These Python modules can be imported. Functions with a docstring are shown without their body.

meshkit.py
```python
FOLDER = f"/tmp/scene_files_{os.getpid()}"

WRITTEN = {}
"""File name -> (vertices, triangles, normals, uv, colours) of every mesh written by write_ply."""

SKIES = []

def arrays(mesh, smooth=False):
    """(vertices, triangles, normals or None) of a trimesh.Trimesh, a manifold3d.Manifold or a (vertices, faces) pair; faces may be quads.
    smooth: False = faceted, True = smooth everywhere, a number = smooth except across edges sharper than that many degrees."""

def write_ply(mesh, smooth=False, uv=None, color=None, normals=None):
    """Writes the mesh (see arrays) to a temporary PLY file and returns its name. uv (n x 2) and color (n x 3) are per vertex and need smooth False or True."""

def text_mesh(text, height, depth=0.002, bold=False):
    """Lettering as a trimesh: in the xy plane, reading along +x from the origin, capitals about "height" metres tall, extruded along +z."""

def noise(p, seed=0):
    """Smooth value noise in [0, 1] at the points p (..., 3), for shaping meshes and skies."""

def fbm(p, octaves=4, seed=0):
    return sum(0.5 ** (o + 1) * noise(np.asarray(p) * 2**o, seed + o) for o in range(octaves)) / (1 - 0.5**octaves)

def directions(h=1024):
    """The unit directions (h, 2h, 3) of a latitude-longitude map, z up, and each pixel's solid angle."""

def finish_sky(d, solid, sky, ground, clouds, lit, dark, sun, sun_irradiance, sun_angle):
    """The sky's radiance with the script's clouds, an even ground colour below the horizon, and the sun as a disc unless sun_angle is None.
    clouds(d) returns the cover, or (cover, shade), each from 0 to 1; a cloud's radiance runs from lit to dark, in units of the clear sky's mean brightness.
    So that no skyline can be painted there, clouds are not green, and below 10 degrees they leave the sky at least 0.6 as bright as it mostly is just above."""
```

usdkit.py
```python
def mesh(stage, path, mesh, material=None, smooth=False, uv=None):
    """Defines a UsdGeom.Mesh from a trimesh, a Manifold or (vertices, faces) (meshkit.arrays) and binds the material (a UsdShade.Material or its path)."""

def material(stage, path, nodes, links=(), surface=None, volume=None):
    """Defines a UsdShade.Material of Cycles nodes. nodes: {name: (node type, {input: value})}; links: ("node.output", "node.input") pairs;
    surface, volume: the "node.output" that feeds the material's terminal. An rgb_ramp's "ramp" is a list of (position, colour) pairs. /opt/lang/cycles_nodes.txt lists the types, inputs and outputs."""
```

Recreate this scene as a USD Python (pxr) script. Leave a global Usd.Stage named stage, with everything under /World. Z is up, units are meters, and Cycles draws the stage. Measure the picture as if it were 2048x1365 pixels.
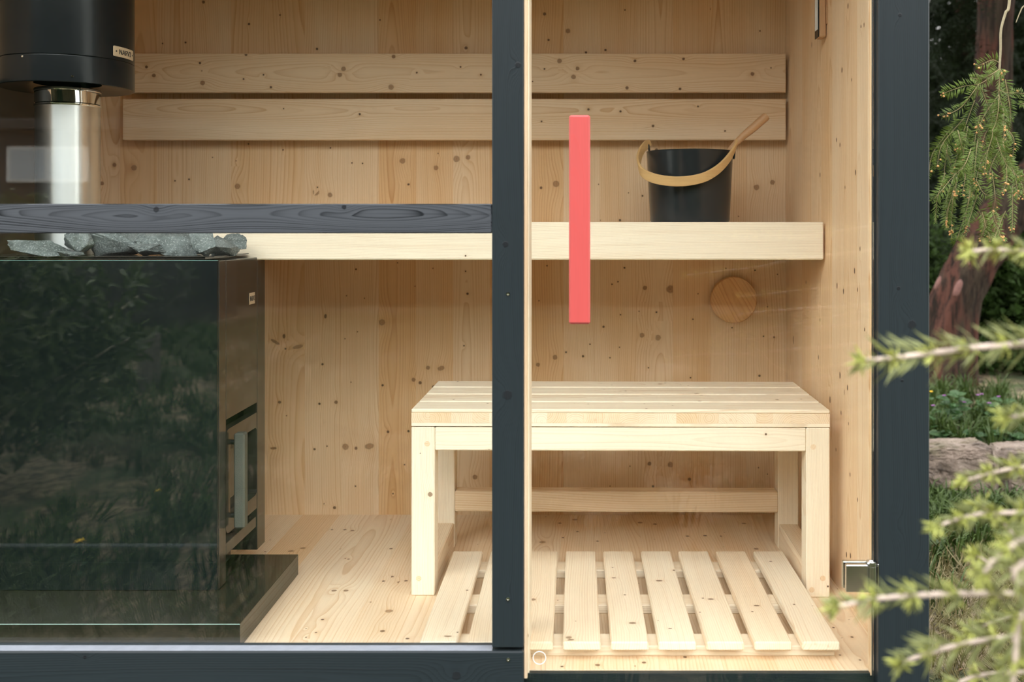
import math
import random

import manifold3d as m3
import meshkit
import numpy as np
import trimesh
import usdkit
from pxr import Gf, Sdf, Usd, UsdGeom, UsdLux, UsdShade, Vt

random.seed(7)
rng = np.random.default_rng(7)
stage = Usd.Stage.CreateInMemory()
UsdGeom.Xform.Define(stage, "/World")
UsdGeom.Scope.Define(stage, "/World/Looks")

# ------------------------------------------------------------------ camera, sky, exposure
EYE = 0.9           # eye height above the cabin floor; the camera looks along +y, square to the glazed front
F = 2050.0          # focal length in pixels of the 2048 x 1365 frame
cam = UsdGeom.Camera.Define(stage, "/World/camera")
cam.CreateFocalLengthAttr(36.0 * F / 2048)
cam.CreateHorizontalApertureAttr(36.0)
cam.CreateHorizontalApertureOffsetAttr(-(1152 - 1024) / 2048 * 36)
cam.CreateVerticalApertureOffsetAttr(-(682.5 - 446) / 2048 * 36)
cam.CreateFStopAttr(3.2)
cam.CreateFocusDistanceAttr(2.55)
cam.AddTranslateOp().Set(Gf.Vec3d(0, 0, EYE))
cam.AddRotateXOp().Set(90)
cam.CreateExposureAttr(1.92)


class G:
    """Small builder of node graphs: every call adds a node and returns a handle on its output."""

    def __init__(self):
        self.nodes, self.links = {}, []

    def add(self, kind, out, **inputs):
        name = f"n{len(self.nodes)}"
        plain = {}
        for k, v in inputs.items():
            if isinstance(v, tuple) and len(v) == 1:
                self.links.append((v[0], f"{name}.{k}"))
            elif v is not None:
                plain[k] = v
        self.nodes[name] = (kind, plain)
        return (f"{name}.{out}",)

    def math(self, op, a, b=0.5, c=0.0, clamp=False):
        return self.add("math", "value", math_type=op, value1=a, value2=b, value3=c, use_clamp=clamp)

    def vec(self, x, y, z=0.0):
        return self.add("combine_xyz", "vector", x=x, y=y, z=z)

    def sep(self, v):
        self.add("separate_xyz", "x", vector=v)
        n = f"n{len(self.nodes) - 1}"
        return (f"{n}.x",), (f"{n}.y",), (f"{n}.z",)

    def noise(self, v, scale=1.0, detail=2.0, rough=0.5):
        return self.add("noise_texture", "fac", vector=v, scale=scale, detail=detail, roughness=rough)

    def mix(self, fac, a, b, blend="mix"):
        return self.add("mix_color", "result", blend_type=blend, fac=fac, a=a, b=b)

    def step(self, x, lo, hi):
        return self.add("map_range", "result", range_type="smoothstep", value=x, from_min=lo, from_max=hi, to_min=0.0, to_max=1.0)

    def make(self, path, surface, volume=None):
        return usdkit.material(stage, path, self.nodes, self.links, surface=surface[0])


g = G()
dirn = g.add("texture_coordinate", "generated")
_, _, dz = g.sep(dirn)
up = g.add("map_range", "result", value=dz, from_min=0.0, from_max=0.9, to_min=0.0, to_max=1.0, clamp=True)
tint = g.mix(up, (1.02, 0.985, 0.94), (0.85, 0.91, 1.02))
cl = g.step(g.noise(dirn, 3.0, 5.0, 0.6), 0.38, 0.66)
tint = g.mix(cl, tint, (1.17, 1.12, 1.05))
sky = UsdLux.DomeLight.Define(stage, "/World/sky")
UsdShade.MaterialBindingAPI.Apply(sky.GetPrim()).Bind(g.make("/World/Looks/sky", g.add("background_shader", "background", color=tint, strength=g.math("add", 0.55, g.math("multiply", g.math("maximum", dz, 0.0), 1.05)))))
sun = UsdLux.DistantLight.Define(stage, "/World/sun")     # a veiled sun, high behind the cabin
sun.CreateAngleAttr(14.0)
sun.CreateIntensityAttr(0.7)
sun.CreateColorAttr(Gf.Vec3f(1.0, 0.93, 0.80))
sun.AddRotateXYZOp().Set(Gf.Vec3f(-38, 10, 0))


# ------------------------------------------------------------------ helpers: things, parts, meshes
TAKEN, BASE = {}, {}


def free(parent, name):
    k = TAKEN.get((parent, name), -1) + 1
    TAKEN[(parent, name)] = k
    return f"{parent}/{name}" + (f"_{k:03d}" if k else "")


def tag(prim, label=None, cat=None, group=None, kind=None):
    for k, v in (("label", label), ("category", cat), ("group", group), ("kind", kind)):
        if v:
            prim.SetCustomDataByKey(k, v)


def thing(name, label, cat, at=(0, 0, 0), rz=0.0, group=None, kind=None):
    path = free("/World", name)
    x = UsdGeom.Xform.Define(stage, path)
    x.AddTranslateOp().Set(Gf.Vec3d(*map(float, at)))
    if rz:
        x.AddRotateZOp().Set(rz)
    tag(x.GetPrim(), label, cat, group, kind)
    BASE[path] = np.zeros(3) if rz else np.array(at, float)
    return path


def part(parent, name, mesh, mat, smooth=False, label=None, kind=None):
    """A mesh under a thing (or under a part of it); vertices are given in world space unless the thing is turned."""
    path = free(parent, name)
    root = "/".join(parent.split("/")[:3])
    if hasattr(mesh, "to_mesh") or isinstance(mesh, tuple):
        v, f, _ = meshkit.arrays(mesh)
        mesh = trimesh.Trimesh(v, f, process=False)
    mesh = mesh.copy()
    mesh.apply_translation(-BASE.get(root, np.zeros(3)))
    p = usdkit.mesh(stage, path, mesh, mat, smooth=smooth)
    tag(p.GetPrim(), label, kind=kind)
    return path


def one(name, label, cat, mesh, mat, smooth=False, group=None, kind=None):
    path = free("/World", name)
    p = usdkit.mesh(stage, path, mesh, mat, smooth=smooth)
    tag(p.GetPrim(), label, cat, group, kind)
    return path


def join(*ms):
    return trimesh.util.concatenate([m if isinstance(m, trimesh.Trimesh) else trimesh.Trimesh(*meshkit.arrays(m)[:2], process=False) for m in ms])


def box(lo, hi, c=0.0):
    """A box from lo to hi with its edges chamfered by c."""
    lo, hi = np.array(lo, float), np.array(hi, float)
    if c <= 0:
        b = trimesh.creation.box(hi - lo)
        b.apply_translation((lo + hi) / 2)
        return b
    pts = []
    for s in np.ndindex(2, 2, 2):
        for k in range(3):
            q = np.where(np.array(s), hi - c, lo + c)
            q[k] = hi[k] if s[k] else lo[k]
            pts.append(q)
    return trimesh.convex.convex_hull(np.array(pts))


def lathe(profile, n=48, at=(0, 0, 0)):
    m = trimesh.creation.revolve(np.array(profile, float), sections=n)
    m.apply_translation(at)
    if m.volume < 0:
        m.invert()
    return m


def rod(a, b, r, n=16, r2=None):
    """A round bar between two points, its rims slightly rounded."""
    a, b = np.array(a, float), np.array(b, float)
    L, r2 = np.linalg.norm(b - a), r if r2 is None else r2
    c = min(r, r2) * 0.15
    m = lathe([(0, 0), (r - c, 0), (r, c), (r2, L - c), (r2 - c, L), (0, L)], n)
    m.apply_transform(trimesh.geometry.align_vectors([0, 0, 1], (b - a) / L))
    m.apply_translation(a)
    return m


def smooth_line(pts, n):
    """n points along a Catmull-Rom curve through pts (any number of columns)."""
    p = np.array(pts, float)
    p = np.vstack([2 * p[0] - p[1], p, 2 * p[-1] - p[-2]])
    t = np.linspace(0, len(p) - 3 - 1e-9, n)
    i = t.astype(int)
    u = (t - i)[:, None]
    a, b, c, d = p[i], p[i + 1], p[i + 2], p[i + 3]
    return 0.5 * (2 * b + (c - a) * u + (2 * a - 5 * b + 4 * c - d) * u**2 + (3 * b - a - 3 * c + d) * u**3)


def tube(points, radii, n=8, cap=True):
    p = np.asarray(points, float)
    r = np.broadcast_to(radii, (len(p),))
    t = np.gradient(p, axis=0)
    t /= np.linalg.norm(t, axis=1, keepdims=True) + 1e-12
    a = np.cross(t[0], [0, 0, 1.0] if abs(t[0][2]) < 0.9 else [1.0, 0, 0])
    A = []
    for k in range(len(p)):
        a = a - t[k] * (a @ t[k])
        a = a / (np.linalg.norm(a) + 1e-12)
        A.append(a)
    A = np.array(A)
    B = np.cross(t, A)
    ang = np.arange(n) * 2 * np.pi / n
    v = p[:, None] + r[:, None, None] * (np.cos(ang)[None, :, None] * A[:, None] + np.sin(ang)[None, :, None] * B[:, None])
    i, j = np.meshgrid(np.arange(len(p) - 1), np.arange(n), indexing="ij")
    q = np.stack([i * n + j, i * n + (j + 1) % n, (i + 1) * n + (j + 1) % n, (i + 1) * n + j], -1).reshape(-1, 4)
    f = np.vstack([q[:, [0, 1, 2]], q[:, [0, 2, 3]]])
    v = v.reshape(-1, 3)
    if cap:
        k = len(v)
        v = np.vstack([v, p[0], p[-1]])
        e = np.arange(n)
        f = np.vstack([f, np.stack([np.full(n, k), (e + 1) % n, e], 1), np.stack([np.full(n, k + 1), (len(p) - 1) * n + e, (len(p) - 1) * n + (e + 1) % n], 1)])
    return trimesh.Trimesh(v, f, process=False)


def strip(points, sides, width, thick):
    """A flat bent strip: points, for each the direction of its width, width and thickness."""
    p = np.asarray(points, float)
    t = np.gradient(p, axis=0)
    t /= np.linalg.norm(t, axis=1, keepdims=True)
    s = np.asarray(sides, float)
    s = s - t * (s * t).sum(1, keepdims=True)
    s /= np.linalg.norm(s, axis=1, keepdims=True)
    o = np.cross(t, s)
    w, h, c = np.broadcast_to(width, (len(p),))[:, None] / 2, thick / 2, thick * 0.2
    prof = [(-1, -h + c, 0), (-1, h - c, 0), (-1, h, c), (1, h, -c), (1, h - c, 0), (1, -h + c, 0), (1, -h, -c), (-1, -h, c)]
    v = np.stack([p + s * (w * a + k) + o * b for a, b, k in prof], 1)
    n = len(prof)
    i, j = np.meshgrid(np.arange(len(p) - 1), np.arange(n), indexing="ij")
    q = np.stack([i * n + j, i * n + (j + 1) % n, (i + 1) * n + (j + 1) % n, (i + 1) * n + j], -1).reshape(-1, 4)
    f = np.vstack([q[:, [0, 1, 2]], q[:, [0, 2, 3]]])
    e = np.arange(1, n - 1)
    last = (len(p) - 1) * n
    f = np.vstack([f, np.stack([np.zeros(n - 2, int), e + 1, e], 1), np.stack([np.full(n - 2, last), last + e, last + e + 1], 1)])
    m = trimesh.Trimesh(v.reshape(-1, 3), f, process=False)
    if m.volume < 0:
        m.invert()
    return m


def X(px, s):
    return (px - 1152) / s


def Z(py, s):
    return EYE - (py - 446) / s


# ------------------------------------------------------------------ materials
def timber(name, pale, tan, late, late_amount, knot_dark, rough, bump, spec=0.4, halo=0.22, warm=(0.55, 0.28, 0.10), swell_k=1.3):
    """Solid wood: growth rings about a pith, drawn aside round knots; reads the boards' own coordinates from their primvars."""
    g = G()
    U, V, W = g.sep(g.add("attribute", "vector", attribute="wood"))
    du, dv, kr = g.sep(g.add("attribute", "vector", attribute="knot"))
    tone, px, py = g.sep(g.add("attribute", "vector", attribute="tone"))
    space = g.add("attribute", "fac", attribute="ring")
    ra = g.math("maximum", g.math("absolute", kr), 0.0005)
    n1 = g.math("subtract", g.noise(g.vec(g.math("multiply", U, 2.2), g.math("multiply", V, 1.1), g.math("multiply", W, 2.2)), 1.0, 1.0), 0.5)
    n2 = g.math("subtract", g.noise(g.vec(g.math("multiply", U, 16), g.math("multiply", V, 5), g.math("multiply", W, 16)), 1.0, 2.0), 0.5)
    eu, ev = g.math("divide", du, g.math("multiply", ra, 2.6)), g.math("divide", dv, g.math("multiply", ra, 5.5))
    e = g.math("exponent", g.math("multiply", g.math("add", g.math("multiply", eu, eu), g.math("multiply", ev, ev)), -1.0))
    swell = g.math("add", g.math("multiply", g.math("multiply", kr, swell_k), e), g.math("multiply", g.add("attribute", "fac", attribute="swell"), swell_k))
    a, b = g.math("subtract", U, px), g.math("subtract", W, py)
    r = g.math("sqrt", g.math("add", g.math("multiply", a, a), g.math("multiply", b, b)))
    r = g.math("add", r, g.math("multiply", n1, 0.055))
    r = g.math("add", r, g.math("multiply", n2, 0.0035))
    r = g.math("add", r, swell)
    ph = g.math("divide", r, space)
    fr = g.math("fraction", ph)
    year = g.add("white_noise_texture", "value", dimensions="1D", w=g.math("floor", ph))
    ring = g.math("multiply", g.math("power", fr, 3.0), g.math("subtract", 1.0, g.step(fr, 0.90, 1.0)))
    ring = g.math("multiply", ring, g.math("add", 0.35, g.math("multiply", year, 1.0)))
    patch = g.noise(g.vec(g.math("multiply", U, 9), g.math("multiply", V, 1.3), W), 1.0, 2.0)
    ring = g.math("multiply", ring, g.math("add", 0.35, g.math("multiply", patch, 1.2)))
    base = g.mix(g.math("add", tone, g.math("multiply", g.math("subtract", patch, 0.5), 0.5), clamp=True), pale, tan)
    col = g.mix(g.math("multiply", ring, g.math("multiply", g.math("add", 0.42, g.math("multiply", tone, 0.58, clamp=True)), late_amount), clamp=True), base, late)
    fibre = g.noise(g.vec(g.math("multiply", U, 520), g.math("multiply", V, 9), g.math("multiply", W, 520)), 1.0, 2.0)
    col = g.mix(1.0, col, g.vec(*[g.math("add", 0.90, g.math("multiply", fibre, 0.2))] * 3), "multiply")
    streak = g.step(g.noise(g.vec(g.math("multiply", U, 60), g.math("multiply", V, 0.7), g.math("multiply", W, 60)), 1.0, 2.0), 0.62, 0.78)
    col = g.mix(g.math("multiply", streak, 0.30 * late_amount), col, late)
    d = g.math("divide", g.math("sqrt", g.math("add", g.math("multiply", du, du), g.math("multiply", dv, dv))), ra)
    d = g.math("add", d, g.math("multiply", g.math("subtract", g.noise(g.vec(g.math("multiply", U, 160), g.math("multiply", V, 160), 0.0), 1.0, 2.0), 0.5), 0.5))
    live = g.math("subtract", 1.0, g.math("less_than", kr, 0.0))
    around = g.math("multiply", g.math("multiply", g.math("exponent", g.math("multiply", g.math("multiply", d, d), -0.28)), halo), live)
    col = g.mix(around, col, warm)
    core = g.math("multiply", g.math("subtract", 1.0, g.step(d, 0.75, 1.1)), live)
    rings = g.math("add", 0.5, g.math("multiply", g.math("sine", g.math("multiply", d, 14.0)), 0.5))
    big = g.step(ra, 0.003, 0.009)
    rim = g.math("multiply", g.step(d, 0.55, 0.85), 0.75)
    pip = g.math("subtract", 1.0, g.step(d, 0.08, 0.30))
    dark_part = g.math("maximum", g.math("maximum", rim, pip), g.math("multiply", rings, 0.45))
    kc = g.mix(g.math("multiply", big, g.math("subtract", 1.0, dark_part)), knot_dark, tuple(x * y for x, y in zip(warm, (0.50, 0.40, 0.36))))
    col = g.mix(g.math("multiply", core, g.math("subtract", 0.92, g.math("multiply", big, 0.30))), col, kc)
    height = g.math("add", g.math("multiply", ring, 0.6), g.math("add", g.math("multiply", fibre, 0.5), core))
    nrm = g.add("bump", "normal", height=height, strength=bump, distance=0.0006)
    s = g.add("principled_bsdf", "BSDF", base_color=col, roughness=rough, normal=nrm, specular_ior_level=spec)
    return g.make(f"/World/Looks/{name}", s)


def plain(name, color, rough=0.5, metallic=0.0, spec=0.5, grain=0.0, scale=60.0, bump=0.0, bump_scale=300.0, coat=0.0):
    g = G()
    c = tuple(color)
    pos = g.add("geometry", "position")
    kw = {}
    if grain:
        n = g.noise(pos, scale, 4.0, 0.6)
        c = g.mix(n, tuple(x * (1 - grain) for x in color), tuple(min(1, x * (1 + grain)) for x in color))
    if bump:
        kw["normal"] = g.add("bump", "normal", height=g.noise(pos, bump_scale, 3.0), strength=bump, distance=0.001)
    s = g.add("principled_bsdf", "BSDF", base_color=c, roughness=rough, metallic=metallic, specular_ior_level=spec, coat_weight=coat, **kw)
    return g.make(f"/World/Looks/{name}", s)


def leaf(name, dark, light, through=0.35, rough=0.45, scale=3.0, spec=0.35):
    g = G()
    n = g.noise(g.add("geometry", "position"), scale, 3.0)
    isl = g.add("geometry", "random_per_island")
    c = g.mix(g.math("multiply", g.math("add", n, isl), 0.5), dark, light)
    p = g.add("principled_bsdf", "BSDF", base_color=c, roughness=rough, specular_ior_level=spec)
    t = g.add("translucent_bsdf", "BSDF", color=c)
    return g.make(f"/World/Looks/{name}", g.add("mix_closure", "closure", fac=through, closure1=p, closure2=t))


SPRUCE = timber("spruce", (0.87, 0.75, 0.59), (0.72, 0.397, 0.152), (0.52, 0.245, 0.080), 0.85, (0.075, 0.032, 0.014), 0.55, 0.25)
CHARCOAL = timber("charcoal_stained_timber", (0.0085, 0.0125, 0.0140), (0.0105, 0.0145, 0.0162), (0.0035, 0.0048, 0.0054), 1.0, (0.004, 0.005, 0.006), 0.36, 0.6, 0.18, 0.05, (0.012, 0.014, 0.017), 2.4)
RAIL = timber("sheen_charcoal_timber", (0.038, 0.0425, 0.0475), (0.041, 0.0455, 0.0510), (0.0055, 0.0066, 0.0078), 1.9, (0.004, 0.005, 0.006), 0.45, 0.5, 0.12, 0.05, (0.012, 0.014, 0.017), 2.4)  # charcoal timber again, the rail's cross-grain sheen put into a lighter base colour
RED = timber("red_painted_wood", (0.31, 0.045, 0.041), (0.30, 0.043, 0.038), (0.36, 0.036, 0.030), 0.5, (0.5, 0.05, 0.04), 0.42, 0.25, 0.4, 0.0, (0.7, 0.1, 0.09))
BIRCH = timber("bent_birch", (0.66, 0.43, 0.20), (0.62, 0.385, 0.165), (0.48, 0.25, 0.09), 0.5, (0.3, 0.15, 0.06), 0.45, 0.2)
BEECH = timber("steamed_beech", (0.55, 0.32, 0.17), (0.52, 0.29, 0.15), (0.40, 0.19, 0.08), 0.5, (0.3, 0.14, 0.06), 0.42, 0.2)

BLACK_GLASS = plain("black_glass", (0.004, 0.006, 0.006), 0.015, spec=0.5)
GLASS_EDGE = plain("green_glass_edge", (0.20, 0.36, 0.32), 0.2)
BLACK_STEEL = plain("black_enamelled_steel", (0.020, 0.018, 0.015), 0.16, spec=0.55)
MATT_STEEL = plain("matt_black_steel", (0.005, 0.006, 0.0068), 0.20, spec=0.28, bump=0.06, bump_scale=500)
g = G()
STEEL = g.make("/World/Looks/brushed_steel", g.add("principled_bsdf", "BSDF", base_color=(0.74, 0.74, 0.73), metallic=1.0, roughness=0.34, anisotropic=0.85, anisotropic_rotation=0.25, tangent=g.add("tangent", "tangent", direction_type="radial", axis="z")))
BRIGHT_STEEL = plain("polished_steel", (0.72, 0.71, 0.69), 0.05, metallic=1.0)
HINGE_STEEL = plain("satin_nickel", (0.60, 0.60, 0.58), 0.14, metallic=1.0)
SHIELD = plain("dark_heat_shield", (0.022, 0.019, 0.016), 0.35, spec=0.4)
BUCKET = plain("black_bucket_coating", (0.011, 0.013, 0.015), 0.22, spec=0.5)
PLATE = plain("brass_name_plate", (0.60, 0.47, 0.32), 0.4, metallic=0.3)
INK = plain("black_lettering", (0.01, 0.01, 0.01), 0.6)
SEAL = plain("dark_rubber_seal", (0.012, 0.012, 0.012), 0.6)
WHITE = plain("white_paint", (0.78, 0.78, 0.76), 0.5)
WEAVE = plain("heatproof_cord", (0.085, 0.088, 0.070), 0.7, grain=0.4, scale=900, bump=0.8, bump_scale=420)

g = G()
face = g.add("layer_weight", "facing", blend=0.5)
fac = g.math("add", 0.042, g.math("multiply", g.math("power", face, 5.0), 0.95))
clear = g.add("transparent_bsdf", "BSDF", color=(0.965, 0.985, 0.975))
gloss = g.add("glossy_bsdf", "BSDF", color=(1, 1, 1), roughness=0.0)
PANE = g.make("/World/Looks/window_glass", g.add("mix_closure", "closure", fac=fac, closure1=clear, closure2=gloss))
CLEAR = PANE

g = G()
pos = g.add("geometry", "position")
n = g.noise(pos, 22.0, 6.0, 0.65)
speck = g.step(g.noise(pos, 260.0, 2.0), 0.52, 0.70)
c = g.add("rgb_ramp", "color", fac=n, ramp=[(0.3, (0.05, 0.06, 0.057)), (0.52, (0.15, 0.172, 0.167)), (0.75, (0.28, 0.31, 0.30))])
c = g.mix(g.math("multiply", speck, 0.5), c, (0.46, 0.49, 0.47))
STONE = g.make("/World/Looks/sauna_stone", g.add("principled_bsdf", "BSDF", base_color=c, roughness=0.75, normal=g.add("bump", "normal", height=g.noise(pos, 130.0, 5.0, 0.7), strength=0.8, distance=0.006)))

g = G()
pos = g.add("geometry", "position")
n = g.noise(pos, 9.0, 6.0, 0.7)
moss = g.step(g.noise(pos, 5.0, 4.0, 0.6), 0.50, 0.68)
c = g.add("rgb_ramp", "color", fac=n, ramp=[(0.32, (0.05, 0.036, 0.025)), (0.5, (0.19, 0.142, 0.108)), (0.7, (0.30, 0.24, 0.19))])
c = g.mix(g.math("multiply", moss, 0.4), c, (0.10, 0.10, 0.03))
KERB = g.make("/World/Looks/border_stone", g.add("principled_bsdf", "BSDF", base_color=c, roughness=0.9, normal=g.add("bump", "normal", height=g.noise(pos, 60.0, 5.0, 0.7), strength=1.0, distance=0.02)))

g = G()
pos = g.add("geometry", "position")
x_, y_, z_ = g.sep(pos)
n = g.noise(g.vec(g.math("multiply", x_, 30), g.math("multiply", y_, 30), g.math("multiply", z_, 4)), 1.0, 6.0, 0.7)
red = g.noise(g.vec(g.math("multiply", x_, 12), y_, g.math("multiply", z_, 3)), 1.0, 3.0)
c = g.mix(g.step(red, 0.42, 0.60), (0.032, 0.023, 0.015), (0.060, 0.025, 0.017))
c = g.mix(g.step(n, 0.36, 0.58), (0.010, 0.007, 0.005), c)
BARK = g.make("/World/Looks/yew_bark", g.add("principled_bsdf", "BSDF", base_color=c, roughness=0.9, specular_ior_level=0.12, normal=g.add("bump", "normal", height=n, strength=1.0, distance=0.02)))

g = G()
pos = g.add("geometry", "position")
n = g.noise(pos, 14.0, 6.0, 0.7)
big = g.noise(pos, 1.6, 3.0)
c = g.mix(g.step(n, 0.38, 0.62), (0.055, 0.040, 0.022), (0.25, 0.19, 0.11))
c = g.mix(g.step(big, 0.45, 0.62), c, (0.040, 0.055, 0.016))
SOIL = g.make("/World/Looks/soil_and_moss", g.add("principled_bsdf", "BSDF", base_color=c, roughness=0.95, normal=g.add("bump", "normal", height=n, strength=1.0, distance=0.02)))

NEEDLE = leaf("yew_needles", (0.04, 0.095, 0.012), (0.29, 0.34, 0.05), 0.3)
DARK_LEAF = leaf("dark_evergreen_leaves", (0.004, 0.008, 0.003), (0.014, 0.022, 0.006), 0.2, 0.7, scale=1.5, spec=0.08)
MID_LEAF = leaf("mid_green_leaves", (0.020, 0.045, 0.010), (0.060, 0.09, 0.020), 0.3, 0.6, scale=1.5, spec=0.15)
GLOSS_LEAF = leaf("glossy_shrub_leaves", (0.018, 0.035, 0.010), (0.11, 0.12, 0.03), 0.2, rough=0.25, scale=4)
FIR = leaf("pale_fir_needles", (0.13, 0.15, 0.050), (0.34, 0.34, 0.125), 0.35, scale=9)
FIR_BUD = leaf("young_fir_shoots", (0.33, 0.36, 0.085), (0.53, 0.52, 0.16), 0.4, scale=20)
GRASS = leaf("grass_blades", (0.024, 0.050, 0.008), (0.098, 0.138, 0.028), 0.4, scale=6)
DRY = leaf("dry_grass", (0.13, 0.11, 0.045), (0.33, 0.27, 0.13), 0.3, scale=8)
LITTER = leaf("fallen_leaves", (0.10, 0.055, 0.025), (0.30, 0.17, 0.075), 0.1, scale=20)
HERB = leaf("herb_leaves", (0.016, 0.045, 0.011), (0.05, 0.10, 0.03), 0.3, scale=6)
STEM = plain("olive_grey_stem", (0.20, 0.17, 0.095), 0.8, grain=0.4, scale=120)
TWIG = plain("yew_twig", (0.22, 0.18, 0.07), 0.7, grain=0.3, scale=60)
PALE_TWIG = plain("grey_twig", (0.33, 0.29, 0.21), 0.8, grain=0.35, scale=80)
FIR_TWIG = plain("fir_twig", (0.42, 0.34, 0.28), 0.8, grain=0.25, scale=90)
BUD = plain("orange_yew_buds", (0.50, 0.25, 0.075), 0.6, grain=0.3, scale=200)
PURPLE = plain("purple_petals", (0.28, 0.10, 0.30), 0.6)
YELLOW = plain("yellow_petals", (0.80, 0.52, 0.02), 0.6)
WHITE_PETAL = plain("white_petals", (0.75, 0.75, 0.70), 0.6)


# ------------------------------------------------------------------ boards
AX = {"x": 0, "y": 1, "z": 2}


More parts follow.
